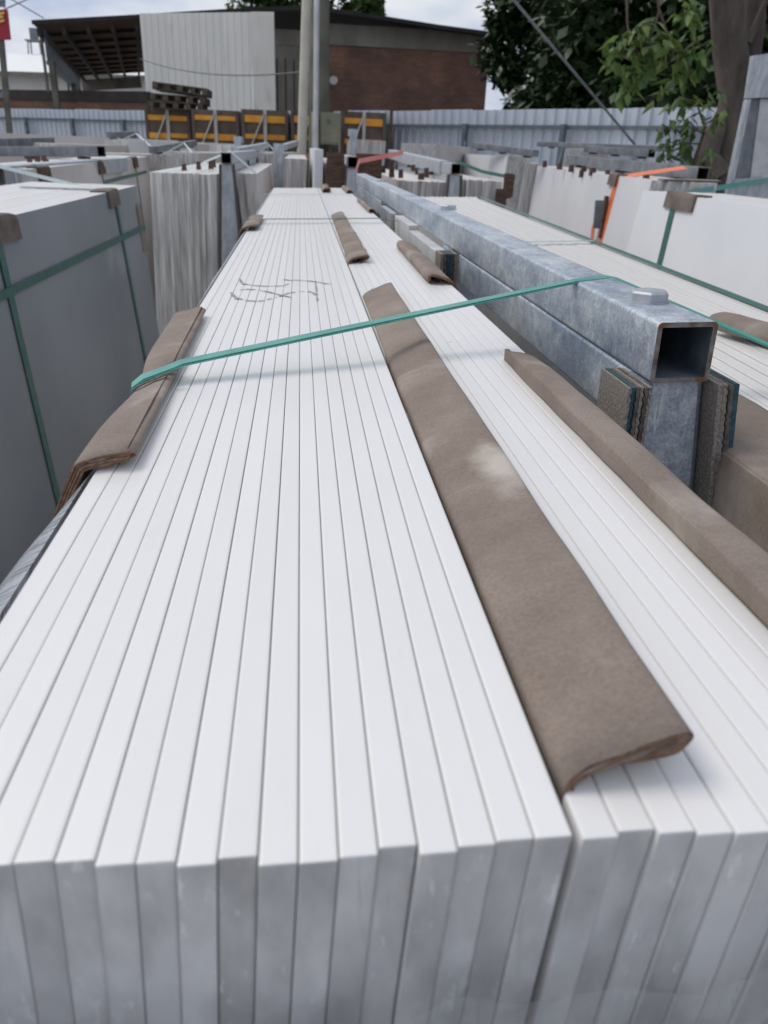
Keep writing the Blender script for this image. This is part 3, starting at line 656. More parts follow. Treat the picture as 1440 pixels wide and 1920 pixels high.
# right of centre: frame with bundles either side
yard_frame('galvanised post with black beam end right of the main beam', 1.02, 5.5, 1.825, 3.2, w=.066, posts=(.02, 1.6, 3.1), flare=.04)
bundle('low beige slab ends left of the galvanised post beyond the beam', 'slab bundle', (.66, 5.62, 1.705), 0, 3.1, 17, .0195, 1.6, math.radians(3), ['quartz_beige', 'beige_face'], facemi=(1, 1), group=SB, stagger=.015, zj=.003)
bundle('beige slab ends right of the galvanised post beyond the beam', 'slab bundle', (1.09, 5.6, 1.725), 0, 3.1, 14, .0195, 1.6, -math.radians(3), ['quartz_beige', 'beige_face'], facemi=(1, 1), group=SB, stagger=.015, zj=.003)
# right: broad white faces
rfx = 1.50; RL = math.radians(7)
bundle('broad white slab face with green strap at the right picture edge', 'slab bundle', (rfx, 1.2, 1.77), 0, 2.35, 18, .020, 1.65, RL, ['quartz_white', 'white_face'], facemi=(1, 1), group=SB, stagger=.01)
def rface(px, py):
    d = ray(px, py); n = V((1, 0, -math.tan(RL))); t = (V((rfx-.003, 0, 1.77))-V((0, 0, ZC))).dot(n)/d.dot(n); return V((0, 0, ZC))+d*t
A, B_ = rface(1266, 372), rface(1238, 486); C_ = A+(B_-A)*2.2
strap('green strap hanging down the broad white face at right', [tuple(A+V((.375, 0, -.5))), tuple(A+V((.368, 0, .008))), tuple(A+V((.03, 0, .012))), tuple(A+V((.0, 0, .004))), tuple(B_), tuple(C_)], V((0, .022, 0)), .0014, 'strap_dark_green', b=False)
p = rface(1275, 376); edge_pad('rolled brown cardboard under the green strap on the white face at right', rfx, p.y, 1.772, .26, -1, .055, th=.02, mat='cardboard_dark')
_n, _q = atZ(1222, 338, 1.80), atZ(1000, 310, 1.80); oc = tuple(_n); oyaw = math.atan2(-(_q.x-_n.x), _q.y-_n.y); OLEN = (_q-_n).length
bundle('long white slab face with orange ratchet strap, right of the beam', 'slab bundle', oc, oyaw, OLEN, 17, .0195, 1.7, math.radians(5), ['quartz_second', 'white_face'], facemi=(1, 1), group=SB, stagger=.012)
ca, sa = math.cos(oyaw), math.sin(oyaw)
def of(yl, z, o=-.004): # point on that face
    x = -(1.80-z)*math.tan(math.radians(5))+o; return (oc[0]+ca*x-sa*yl, oc[1]+sa*x+ca*yl, z)
def oray(px, py):
    d = ray(px, py); n = V((ca, sa, -math.tan(math.radians(5)))); t = (V(of(0, 1.8))-V((0, 0, ZC))).dot(n)/d.dot(n); return V((0, 0, ZC))+d*t
A, B_ = oray(1158, 334), oray(1128, 445); C_ = A+(B_-A)*1.6
rr = empty('ratchet_strap', A); tag(rr, 'orange ratchet strap with buckle down the long white slab face', 'ratchet strap')
mb = MB(); mb.ribbon([tuple(atY(1285, 314, A.y-.2)), tuple(A+V((.05, -.02, .015))), tuple(A+V((0, 0, .004))), tuple(A.lerp(B_, .5)), tuple(B_), tuple(C_)], V((0, .036, .006)), .003); mb.build('webbing', 'strap_orange', rr, A)
q = oray(1135, 400); mb = MB(); mb.bar(q+V((-.03, .05, .07)), q+V((-.03, .02, -.09)), .05, .02); mb.build('ratchet_handle', 'steel_dark', rr, A)
mb = MB(); mb.ribbon([tuple(q+V((-.02, .06, .02))), tuple(q+V((-.03, .09, -.1))), tuple(q+V((-.02, .10, -.25)))], V((0, .03, 0)), .003); mb.build('loose_tail', 'strap_orange', rr, A)
q2 = q+V((-.01, -.02, .02)); mb = MB(); mb.box((q2.x-.02, q2.y-.03, q2.z-.16), (q2.x, q2.y, q2.z+.08)); mb.build('backing_board', 'wood_brown', rr, A)
p = oray(1150, 340); edge_pad('rolled brown pad under the orange strap', p.x, p.y, 1.803, .20, -1, .06, yaw=oyaw, th=.02, mat='cardboard_dark')
edge_pad('flat cardboard on the near corner of the orange strapped bundle', oc[0]+.2, oc[1]+.03, 1.803, .3, -1, .03, yaw=oyaw-1.45)
# further right-hand bundles and loose beams resting on them
_n, _q = atY(952, 293, 8.4), atY(858, 282, 11.8)
bundle('white film-wrapped slabs behind the galvanised post, right of centre', 'slab bundle', tuple(_n), math.atan2(-(_q.x-_n.x), _q.y-_n.y), (_q-_n).length, 12, .02, 1.75, math.radians(4), ['quartz_second', 'white_face'], facemi=(1, 1), group=SB)
_n, _q = atY(986, 306, 8.3), atY(962, 300, 9.6)
bundle('narrow white slab stack with a brown corner, left of the long white face', 'slab bundle', tuple(_n), math.atan2(-(_q.x-_n.x), _q.y-_n.y), (_q-_n).length, 8, .02, 1.7, math.radians(4), ['quartz_beige', 'white_face'], facemi=(1, 1), group=SB)
bundle('distant white slab pile in front of the fence, centre right', 'slab bundle', tuple(atY(752, 268, 9.5)), -math.radians(20), 2.6, 20, .02, 1.8, math.radians(3), ['quartz_second', 'beige_face'], facemi=(1, 1), group=SB)
bundle('distant pale slab pile behind the long white face, near the sapling', 'slab bundle', tuple(atY(1060, 279, 9.4)), -math.radians(30), 3.0, 24, .02, 1.8, math.radians(3), ['quartz_second', 'white_face'], facemi=(1, 1), group=SB)
def loose_beam(label, a, b, w=.07, mat='steel_dark', open_end=True):
    a, b = V(a), V(b); d = b-a; o = empty('steel_beam', a, (math.asin(d.z/d.length), 0, math.atan2(-d.x, d.y))); tag(o, label, 'steel beam', 'loose beams on the bundles')
    mb = MB(); hollow(mb, -w/2, w/2, 0, d.length, -w/2, w/2, .005); mb.build('square_tube', [mat, 'steel_rust', 'black_hole'], o)
    if not open_end: mb = MB(); mb.box((-w/2+.002, -.006, -w/2+.002), (w/2-.002, -.001, w/2-.002)); mb.build('end_cap', mat, o)
    for k in (.12, .5, .88):
        mb = MB(); mb.box((-w*.62, d.length*k-.02, -w*.75), (w*.62, d.length*k+.02, -w/2-.001)); mb.build('wood_block', 'wood_brown', o)
    return o
loose_beam('long dark square beam above the orange strapped bundle', atY(1318, 326, 4.6), atY(1070, 299, 7.4), .07)
loose_beam('dark beam behind the orange strapped bundle, open end at right', atY(1222, 288, 7.3), atY(1100, 279, 9.2), .065)
loose_beam('thin grey beam near the fence left of the sapling', atY(1250, 279, 8.4), atY(1010, 270, 10.2), .055, open_end=False)
loose_beam('short grey beam on the film-wrapped slabs', atY(1005, 288, 7.8), atY(890, 272, 9.4), .06, open_end=False)
loose_beam('grey channel beam running from the pink strap toward the post', atY(836, 315, 5.9), atY(735, 289, 9.0), .085, 'galvanised_far', open_end=False)
strap('pink strap stretched low behind the far end of the main beam', [tuple(atY(668, 318, 5.2)), tuple(atY(674, 302, 5.25)), tuple(atY(715, 294, 5.6)), tuple(atY(756, 286, 6.0))], V((0, .008, .014)), .002, 'strap_pink', b=False)
strap('green strap sagging from the film-wrapped slabs to the beige ends', [tuple(atY(856, 303, 6.8)), tuple(atY(905, 322, 6.3)), tuple(atY(966, 334, 6.0))], V((0, .005, .012)), .002, 'strap_dark_green', b=False)

# left rows further back
l2y = math.radians(2.7)
bundle('beige-faced slabs with three green straps behind the dark grey bundle', 'slab bundle', (-1.46-.40, 4.75, 1.72), l2y, 5.0, 20, .020, 1.6, -math.radians(3), ['quartz_white', 'beige_face'], facemi=(1, 1), group=SB, stagger=.012)
def l2p(px, py, o=.004):
    n = V((math.cos(l2y), math.sin(l2y), math.tan(math.radians(3)))); d = ray(px, py); t = (V((-1.46+o, 4.75, 1.72))-V((0, 0, ZC))).dot(n)/d.dot(n); return V((0, 0, ZC))+d*t
for lab, x, yt, yb in (('near green strap down the beige slab face', 80, 312, 352), ('middle green strap down the beige slab face', 188, 303, 345), ('far green strap down the beige slab face', 252, 297, 345)):
    A, B_ = l2p(x, yt), l2p(x+7, yb); strap(lab, [tuple(A+V((-.05, 0, .01))), tuple(A), tuple(B_), tuple(B_+(B_-A)*2)], V((0, .018, 0)), .002, 'strap_dark_green', b=False)
    edge_pad({80: 'dark pad under the near strap of the beige face', 188: 'dark pad under the middle strap of the beige face', 252: 'dark pad under the far strap of the beige face'}[x], A.x, A.y, 1.722, .26, 1, .09, yaw=l2y, mat='wood_brown')
A, B_ = l2p(195, 342), l2p(275, 322)
strap('level green strap low on the beige slab face', [tuple(A), tuple(B_)], V((0, 0, .014)), .002, 'strap_dark_green', b=False)
bundle('white slab ends at the far end of the beige-faced bundle', 'slab bundle', tuple(atY(283, 288, 9.9)), math.radians(-25), 2.4, 10, .02, 1.6, math.radians(2), ['quartz_second', 'beige_face'], facemi=(1, 1), group=SB)
bundle('white slab top behind the dark beam, left background', 'slab bundle', tuple(atY(-60, 280, 8.8)), math.radians(-38), 3.2, 20, .02, 1.65, math.radians(2), ['quartz_white', 'beige_face'], facemi=(1, 1), group=SB)
bundle('beige slab pile against the blue fence, far left', 'slab bundle', tuple(atY(-80, 246, 12.5)), math.radians(-62), 3.0, 22, .02, 1.8, math.radians(2), ['quartz_beige', 'beige_face'], facemi=(1, 1), group=SB)
bundle('pale slab block below the crates, left background', 'slab bundle', tuple(atY(196, 260, 11.5)), math.radians(-30), 2.4, 20, .02, 1.85, math.radians(2), ['quartz_second', 'white_face'], facemi=(1, 1), group=SB)
bundle('pale slab ends below the crates, centre left', 'slab bundle', tuple(atY(400, 272, 11.0)), math.radians(-6), 2.4, 18, .02, 1.8, math.radians(2), ['quartz_streaked', 'beige_face'], facemi=(1, 1), group=SB)
bundle('pale slab ends right of the utility pole', 'slab bundle', tuple(atY(668, 262, 11.5)), 0, 2.4, 20, .02, 1.8, math.radians(2), ['quartz_beige', 'beige_face'], facemi=(1, 1), group=SB)
for lab, px, py, Y, yw, n_ in (('low pale slab pile between the dark beams, far left', 60, 268, 10.2, -24, 16), ('low pale slab pile behind the streaked slab ends', 318, 284, 9.0, -16, 16), ('low pale slab pile left of the cream conduit post', 486, 286, 9.2, -4, 14), ('low pale slab pile below the second crate', 330, 268, 12.6, -20, 18)):
    bundle(lab, 'slab bundle', tuple(atY(px, py, Y)), math.radians(yw), 2.4, n_, .02, 1.7, math.radians(2), ['quartz_second', 'beige_face'], facemi=(1, 1), group=SB, stagger=.03, zj=.006)
for lab, p0, p1, p2 in (('pale strap peaked over the pile behind the streaked slabs', (300, 292, 8.8), (345, 268, 9.4), (372, 300, 9.0)), ('pale strap peaked over the beam beside the blue-grey post', (380, 305, 5.9), (432, 284, 5.55), (480, 325, 5.55)), ('pale strap slanting left of the cream conduit post', (470, 296, 8.8), (505, 272, 9.6), (530, 300, 9.0)), ('pale strap peaked over the pile below the leftmost crate', (215, 268, 11.2), (255, 250, 11.8), (285, 276, 11.4))):
    strap(lab, [tuple(atY(*p0)), tuple(atY(*p1)), tuple(atY(*p2))], V((0, .010, .006)), .002, 'strap_pale', b=False)
for lab, px, y0, y1, Y in (('dark brown corner board on the beige slab ends, lower one', 938, 354, 392, 5.56), ('dark brown corner board on the beige slab ends, upper one', 953, 325, 372, 5.9)):
    a_, b_ = atY(px, y0, Y), atY(px, y1, Y); mb = MB(); mb.box((a_.x-.03, Y-.02, b_.z), (a_.x+.03, Y-.004, a_.z)); mb.box((a_.x+.031, Y-.02, b_.z+.01), (a_.x+.045, Y+.10, a_.z-.005))
    tag(mb.build('corner_board', 'wood_brown', org=(a_.x, Y, b_.z)), lab, 'corner board', 'corner boards')
loose_beam('dark beam lying over white slabs at the left picture edge', atY(190, 284, 6.8), atY(-60, 284, 8.0), .075)
loose_beam('long dark beam in the far left background', atY(-40, 270, 9.0), atY(95, 266, 11.0), .10)
loose_beam('grey beam below the leftmost crate', atY(205, 253, 11.4), atY(255, 251, 12.6), .07, open_end=False)
loose_beam('dark beam behind the streaked slabs', atY(285, 281, 9.6), atY(365, 268, 12.0), .07, open_end=False)
loose_beam('dark beam below the middle crate', atY(445, 284, 8.0), atY(500, 272, 11.0), .06, 'galvanised_far', open_end=False)
loose_beam('grey beam left of the utility pole', atY(528, 277, 9.0), atY(556, 268, 12.0), .06, 'galvanised_far', open_end=False)
for lab, x, y0, y1, Y in (('thin blue-grey post under the crates, centre left', 446, 268, 300, 10.2), ('blue-grey post right of the utility pole', 663, 255, 300, 9.6), ('blue-grey post left of the utility pole', 522, 285, 330, 7.8)):
    a, b_ = atY(x, y0, Y), atY(x, y1, Y); mb = MB(); mb.hexa([(a.x-.07, Y, 0), (a.x+.07, Y, 0), (a.x+.07, Y+.06, 0), (a.x-.07, Y+.06, 0), (a.x-.04, Y, a.z), (a.x+.04, Y, a.z), (a.x+.04, Y+.06, a.z), (a.x-.04, Y+.06, a.z)])
    mb.hexa([(a.x-.045, Y-.004, a.z), (a.x+.045, Y-.004, a.z), (a.x+.045, Y+.3, a.z), (a.x-.045, Y+.3, a.z), (a.x-.045, Y-.004, a.z+.07), (a.x+.045, Y-.004, a.z+.07), (a.x+.045, Y+.3, a.z+.07), (a.x-.045, Y+.3, a.z+.07)])
    tag(mb.build('steel_post', 'galvanised_far', org=(a.x, Y, 0)), lab, 'steel post', 'posts of far frames')
# little pads and wooden wedges scattered over the far slab tops
WEDGES = [('small wooden wedge on the dusty slabs beyond the main beam', ((690, 306, 5.9), (705, 311, 5.8), (718, 314, 5.8), (735, 318, 5.7), (752, 321, 5.65), (790, 328, 5.62), (775, 312, 6.4), (800, 318, 6.2))),
          ('small wooden wedge on top of the streaked slab ends', ((345, 311, 6.1), (372, 306, 6.4), (395, 305, 6.3), (400, 300, 6.6))),
          ('small wooden wedge along the top of the orange strapped slabs', ((1022, 304, 7.2), (1050, 309, 6.7), (1072, 312, 6.3), (1095, 316, 5.9), (1112, 318, 5.6), (1140, 322, 5.2), (1165, 326, 4.9), (1212, 332, 4.5), (1092, 322, 5.9))),
          ('small rusty wedge on the pale slabs at the left edge', ((55, 298, 6.0), (70, 296, 6.2), (82, 295, 6.4), (86, 303, 5.9)))]
for lab, pl in WEDGES:
  for px, py, Y in pl:
    p = atY(px, py, Y); mb = MB(); s = random.uniform(.013, .02); h = random.uniform(.03, .055)
    mb.hexa([(p.x-s, Y-s, p.z-h), (p.x+s, Y-s, p.z-h), (p.x+s, Y+s, p.z-h), (p.x-s, Y+s, p.z-h), (p.x-s*.8, Y-s*.7, p.z+.01), (p.x+s*.7, Y-s*.8, p.z+.014), (p.x+s*.8, Y+s, p.z+.012), (p.x-s, Y+s*.8, p.z+.01)])
    tag(mb.build('wooden_wedge', 'wood_brown', org=(p.x, Y, p.z-h)), lab, 'wedge', lab.replace('small ', '').replace('wedge', 'wedges'))

# ------------------------------------------------------------------ corrugated fences
def corr_profile(w, pitch, depth, top=.35):
    """trapezoid ribs: list of (x, y)"""
    pts = []; n = max(1, round(w/pitch)); p = w/n
    for i in range(n):
        x = i*p; pts += [(x, 0), (x+p*(1-top)*.5, 0), (x+p*((1-top)*.5+.08), -depth), (x+p*((1-top)*.5+top-.08), -depth), (x+p*((1-top)*.5+top), 0)]
    pts.append((w, 0)); return pts
def sheet_mesh(name, w, h, pitch, depth, mat, z0=0, top=.35):
    pr = corr_profile(w, pitch, depth, top); mb = MB(); n = len(pr); th = .003
    vs = [(x, y, z0) for x, y in pr]+[(x, y, z0+h) for x, y in pr]+[(x, y+th, z0) for x, y in pr]+[(x, y+th, z0+h) for x, y in pr]
    fs = []
    for i in range(n-1): fs += [(i, i+1, n+i+1, n+i), (2*n+i, 3*n+i, 3*n+i+1, 2*n+i+1), (n+i, n+i+1, 3*n+i+1, 3*n+i), (i, 2*n+i, 2*n+i+1, i+1)]
    fs += [(0, n, 3*n, 2*n), (n-1, 3*n-1, 4*n-1, 2*n-1)]
    mb.add(vs, fs); return mb.mesh(name, mat)
def fence(label, a, b, h=2.5, pw=1.0, pitch=.2):
    a, b = V(a), V(b); d = b-a; L = d.length; yaw = math.atan2(d.y, d.x); n = round(L/pw); w = L/n
    rt = empty('corrugated_fence', a, (0, 0, yaw)); tag(rt, label, 'fence', 'fence round the yard')
    me = sheet_mesh('sheet', w-.004, h, pitch, .035, 'fence_sheet')
    rail = MB(); rail.box((0, -.10, 0), (w-.006, -.045, .05)); rm = rail.mesh('rail', 'fence_post')
    pst = MB(); pst.box((-.035, -.17, 0), (.035, -.102, h-.20)); pmh = pst.mesh('post', 'fence_post')
    br = MB(); br.bar((0, -.17, h-.45), (0, -.75, .1), .04, .04); bme = br.mesh('brace', 'fence_post')
    for i in range(n):
        link('sheet', me, rt, (i*w, 0, random.uniform(-.01, .01)))
        link('rail', rm, rt, (i*w, 0, h-.26)); link('rail', rm, rt, (i*w, 0, .5))
        if i % 2 == 0: link('post', pmh, rt, (i*w, 0, 0)); link('brace', bme, rt, (i*w+.08, 0, 0))
fence('blue-grey corrugated fence on the left, behind the crates', (-11.5, 27.2, 0), (-2.6, 19.9, 0), 2.5)
fence('blue-grey corrugated fence in the middle behind the utility pole', (-2.55, 19.85, 0), (1.55, 15.0, 0), 2.5)
fence('pale blue-grey corrugated fence on the right, below the trees', (1.6, 14.95, 0), (9.1, 3.7, 0), 2.5)

# ------------------------------------------------------------------ crates and pallets by the fence
def crate(label, x0, x1, Y, ztop, h=1.25, dep=1.0, diag=True):
    w = x1-x0; rt = empty('wooden_crate', (x0, Y, ztop-h)); tag(rt, label, 'crate', 'orange slatted crates by the fence')
    mb = MB(); mb.box((0, .03, 0), (w, dep, h)); mb.build('panel', 'crate_panel', rt)
    for z in (h-.19, h-.50, h-.80):
        for k in range(2):
            mb = MB(); mb.box((w*.5*k+.005, .0, z+random.uniform(-.02, .02)), (w*.5*(k+1)-.005, .027, z+.095)); mb.build('slat', 'crate_orange', rt)
    for xx in (0, w-.06): mb = MB(); mb.box((xx, -.004, 0), (xx+.06, .024, h-.004)); mb.build('corner_post', 'crate_panel', rt)
    if diag:
        mb = MB(); mb.box((w*.47, -.03, 0), (w*.54, -.006, h)); mb.build('upright', 'crate_brace', rt)
        mb = MB(); mb.bar((w*.06, -.047, h-.85), (w*.49, -.047, h-.06), .024, .06, up=(0, 1, 0)); mb.build('diagonal_brace', 'crate_brace', rt)
CY = 15.6
for lab, a, b_, yt, Y in (('leftmost of the orange slatted crates, under the pallets', 270, 355, 204, 17.2), ('second orange slatted crate from the left', 358, 447, 204, 16.6), ('third orange slatted crate from the left', 452, 540, 204, 16.1), ('fourth orange slatted crate, half hidden by the utility pole', 545, 626, 205, 15.6), ('rightmost orange slatted crate, right of the utility pole', 640, 725, 208, 14.2)):
    p, q = atY(a, yt, Y), atY(b_, yt, Y); crate(lab, p.x, q.x, Y, p.z, h=1.25)
    lo = p.z-1.25-.01; crate(lab.replace('crate', 'crate below it', 1) if False else 'lower crate carrying the '+lab, p.x, q.x, Y+.01, lo, h=lo-.03, diag=False) if False else None
    mb = MB(); mb.box((p.x, Y+.02, .0), (q.x, Y+1.0, lo)); tag(mb.build('crate_base', 'crate_panel', org=(p.x, Y, 0)), 'dark lower crate carrying the '+lab.replace('the ', ''), 'crate', 'dark lower crates')
def pallet(x, y, z, w, d, yaw, lab, tilt=0):
    rt = empty('wooden_pallet', (x, y, z), (0, tilt, yaw)); tag(rt, lab, 'pallet', 'pallets stacked on the crate')
    bd = MB(); bd.box((0, 0, .11), (w, .10, .13)); bm_ = bd.mesh('board', 'pallet_wood'); bl = MB(); bl.box((0, 0, .021), (.10, .12, .109)); blm = bl.mesh('block', 'pallet_wood'); bt = MB(); bt.box((0, 0, 0), (w, .10, .02)); btm = bt.mesh('bottom_board', 'pallet_wood')
    for k in range(6): link('board', bm_, rt, (0, k*(d-.1)/5, 0))
    for k in range(3):
        for i in range(5): link('block', blm, rt, (i*(w-.1)/4, k*(d-.12)/2, 0))
        link('bottom_board', btm, rt, (0, k*(d-.12)/2+.01, 0))
p = atY(278, 202, 17.0); ztop = atY(270, 204, 17.2).z
for k in range(3): pallet(p.x+.05*k, 17.0, .03*k*(k-1)+ztop+.005+k*.135, 1.02, .95, 0, ['lowest dark pallet on the leftmost crate', 'middle dark pallet on the leftmost crate', 'topmost dark pallet on the leftmost crate'][k], tilt=(0, .03, .075)[k])

# ------------------------------------------------------------------ poles
def pole(name, label, top, bot, Y, r0, r1, mat, cat):
    a, b_ = atY(*bot, Y), atY(*top, Y); d = (b_-a)/(b_.z-a.z); base = a-d*a.z; up = b_+d*3.0
    mb = MB(); mb.tube([tuple(base.lerp(up, k/6)) for k in range(7)], [r0+(r1-r0)*k/6 for k in range(7)], 14)
    return tag(mb.build(name, mat, org=base), label, cat)
pole('utility_pole', 'dark grey-green concrete utility pole in the centre background', (600, 0), (598, 260), 14.2, .19, .115, 'concrete_pole', 'pole')
pole('conduit_post', 'cream slanting conduit post left of the utility pole', (575, 0), (566, 280), 13.4, .075, .068, 'pole_beige', 'post')
pole('steel_pipe', 'thin silver pipe standing against the utility pole', (594, 0), (591, 350), 13.2, .042, .042, 'pipe_silver', 'pipe')
p = atY(618, 240, 13.9); mb = MB(); mb.box((p.x-.14, 13.8, p.z-.24), (p.x+.16, 14.05, p.z+.22)); rt = mb.build('electrical_box', 'box_green', org=(p.x, 13.8, p.z-.24)); tag(rt, 'olive electrical cabinet on the right of the utility pole', 'electrical box')
mb = MB(); mb.box((p.x-.12, 13.785, p.z-.21), (p.x+.14, 13.799, p.z+.19)); d_ = mb.build('door', 'box_green', rt, (p.x, 13.8, p.z-.24))
mb = MB(); mb.box((p.x-.04, 13.77, p.z+.06), (p.x, 13.784, p.z+.12)); mb.build('dial', 'steel_dark', rt, (p.x, 13.8, p.z-.24))
mb = MB(); mb.box((p.x-.29, 13.82, 0), (p.x-.18, 13.9, p.z+.22)); tag(mb.build('cable_duct', 'pole_beige', org=(p.x-.25, 13.82, 0)), 'cream cable duct beside the olive electrical cabinet', 'cable duct')

# ------------------------------------------------------------------ workshop building behind the fence
WY = 24.0
bld = empty('workshop_building', (0, 25, 0)); tag(bld, 'workshop with white corrugated wall, brick wall and dark open-sided roof', 'building'); BO = (0, 25, 0)
a, b_, c_ = atY(262, 30, 25.6), atY(470, 23, 24.2), atY(514, 25, 24.0)
def wall_sheet(p, q, ztop, pitch, depth, nm='wall_sheet', mat='wall_sheet_white', n=1):
    d = V((q.x-p.x, q.y-p.y, 0)); L = d.length; yaw = math.atan2(d.y, d.x); w = L/n; me = sheet_mesh(nm, w-.006, ztop, pitch, depth, mat, top=.45)
    for i in range(n):
        s = d*(i/n); link(nm, me, bld, (p.x+s.x, p.y+s.y-25, 0), (0, 0, yaw))
wall_sheet(a, b_, 5.02, .19, .03, n=4); wall_sheet(b_, c_, 5.03, .075, .025, n=1)
p, q = atY(514, 60, 26.5), atY(920, 66, 26.5); zw = 5.15
mb = MB(); mb.box((p.x+1.35, 26.5, 0), (q.x, 26.8, 4.62)); mb.build('brick_wall', 'brick', bld, BO)
mb = MB(); mb.box((p.x+1.30, 26.46, 4.622), (q.x+.05, 26.8, zw)); mb.build('concrete_band', 'concrete', bld, BO)
mb = MB(); mb.box((p.x-.3, 26.55, 0), (p.x+1.345, 26.8, 4.55)); mb.build('plaster_panel', 'concrete', bld, BO)
for k in range(6): mb = MB(); mb.box((p.x-.2+k*.25, 26.52, 0), (p.x-.2+k*.25+.03, 26.549, 4.2)); mb.build('cover_strip', 'roof_beam', bld, BO)
mb = MB(); mb.box((p.x-.28, 26.53, 4.552), (p.x+1.29, 26.8, 4.95)); mb.build('plaster_panel', 'plaster_white' if False else 'concrete', bld, BO)
mb = MB(); mb.box((p.x+1.28, 26.40, 0), (p.x+1.42, 26.455, 4.2)); mb.build('pilaster', 'concrete', bld, BO)
lp = atY(625, 150, 26.4); mb = MB(); mb.tube([(lp.x, 26.5, lp.z), (lp.x, 26.25, lp.z), (lp.x, 26.2, lp.z-.02)], [.03, .09, .12], 12); mb.build('wall_lamp', 'plaster_white', bld, BO)
# roof: front verge polyline, running back
RYf, RYb = 25.9, 46.0
vg = [(60, 39), (262, 28), (470, 15), (560, 12), (610, 15), (700, 28), (820, 47), (925, 61)]
fp = [atY(x, y, RYf) for x, y in vg]; bk = [V((v.x-3.6*(1 if i < 4 else .2), RYb, v.z)) for i, v in enumerate(fp)]
for i in range(len(fp)-1):
    mb = MB(); A_, B2, C2, D2 = fp[i], fp[i+1], bk[i+1], bk[i]; t_ = V((0, 0, .06))
    mb.hexa([A_-t_, B2-t_, C2-t_, D2-t_, A_, B2, C2, D2]); mb.build('roof_panel', 'roof_under' if i < 2 else 'roof_dark', bld, BO)
    mb = MB(); e = V((0, -.03, 0)); mb.hexa([A_-t_*1.5+e*2, B2-t_*1.5+e*2, B2-t_*1.5+e*.2, A_-t_*1.5+e*.2, A_+t_*.15+e*2, B2+t_*.15+e*2, B2+t_*.15+e*.2, A_+t_*.15+e*.2]); mb.build('fascia', 'roof_dark', bld, BO)
# underside beams of the open part
for k in range(1, 9):
    f = k/9; mb = MB(); L_ = fp[0].lerp(bk[0], f); R_ = fp[1].lerp(bk[1], f); mb.bar(L_-V((0, 0, .12)), R_-V((0, 0, .12)), .08, .09); mb.build('purlin', 'roof_beam', bld, BO)
for k in range(5):
    f = .04+k*.23; A_ = fp[0].lerp(fp[1], f); B2 = bk[0].lerp(bk[1], f); mb = MB(); mb.bar(A_-V((0, -.1, .26)), B2-V((0, 0, .26)), .10, .16); mb.build('rafter', 'roof_beam', bld, BO)
# lattice truss along the open left side
A_, B2 = fp[0]-V((-.15, -.5, .2)), bk[0]-V((-.1, 1, .2)); mb = MB(); mb.bar(A_, B2, .09, .09); mb.bar(A_-V((0, 0, .75)), B2-V((0, 0, .75)), .09, .09)
n = 34
for k in range(n):
    u0, u1 = A_.lerp(B2, k/n), A_.lerp(B2, (k+1)/n); mb.bar(u0-V((0, 0, .75*(k % 2))), u1-V((0, 0, .75*((k+1) % 2))), .05, .05); mb.bar(u0, u0-V((0, 0, .75)), .04, .04)
mb.build('lattice_truss', 'steel_dark', bld, BO)
for f in (.0, .55, .8, 1.0):
    q = A_.lerp(B2, f); mb = MB(); mb.bar((q.x+.1, q.y, 0), (q.x+.1, q.y, q.z-.7), .16, .16); mb.bar((q.x-.1, q.y, q.z-1.5), (q.x-.1, q.y, q.z), .07, .07); mb.build('column', 'concrete_pole', bld, BO)
mb = MB(); mb.bar(bk[0]-V((0, .2, .5)), bk[1]-V((0, .2, .5)), .1, .5); mb.build('eaves_beam', 'concrete', bld, BO)

# low brick wall behind the left fence
a, b_ = atY(-60, 176, 29), atY(275, 178, 25.4); d = b_-a; L_ = V((d.x, d.y, 0)).length
rt = empty('brick_wall', (a.x, a.y, 0), (0, 0, math.atan2(d.y, d.x))); tag(rt, 'low dark brick wall showing above the left fence', 'wall')
mb = MB(); mb.box((0, 0, 0), (L_, .25, 2.85)); mb.build('masonry', 'brick', rt); mb = MB(); mb.box((-.02, -.05, 2.852), (L_+.02, .30, 3.12)); mb.build('coping', 'roof_beam', rt)
# white hall far left
WH = 52
rt = empty('white_hall', (-14, WH, 0)); tag(rt, 'distant white hall with bright roof under the canopy, far left', 'building'); WO = (-14, WH, 0)
a, b_ = atY(-40, 134, WH), atY(290, 148, WH); mb = MB(); mb.box((a.x, WH, 0), (b_.x, WH+.3, b_.z)); mb.build('wall', 'plaster_white', rt, WO)
e0, e1 = atY(-60, 132, WH-.6), atY(300, 143, WH-.6); r0, r1 = atY(-80, 96, WH+8), atY(330, 112, WH+8)
mb = MB(); mb.hexa([e0-V((0, 0, .2)), e1-V((0, 0, .2)), r1-V((0, 0, .2)), r0-V((0, 0, .2)), e0, e1, r1, r0]); mb.build('roof', 'roof_white', rt, WO)
mb = MB(); mb.bar(e0-V((0, .1, .1)), e1-V((0, .1, .1)), .15, .22); mb.build('gutter', 'concrete', rt, WO)
tk = atY(67, 90, WH+8.5); mb = MB()
for s in (-1, 1):
    for s2 in (-1, 1): mb.bar((tk.x+s*.45, tk.y+s2*.4, tk.z-1.2), (tk.x+s*.35, tk.y+s2*.3, tk.z+.4), .07, .07)
for z in (-.5, .35): mb.box((tk.x-.5, tk.y-.5, tk.z+z), (tk.x+.5, tk.y+.5, tk.z+z+.08))
mb.tube([(tk.x, tk.y, tk.z+.43), (tk.x, tk.y, tk.z+1.1)], .28, 12); tag(mb.build('roof_tank', 'steel_dark', org=(tk.x, tk.y, tk.z-1.2)), 'small tank on a lattice stand above the white hall roof', 'tank')

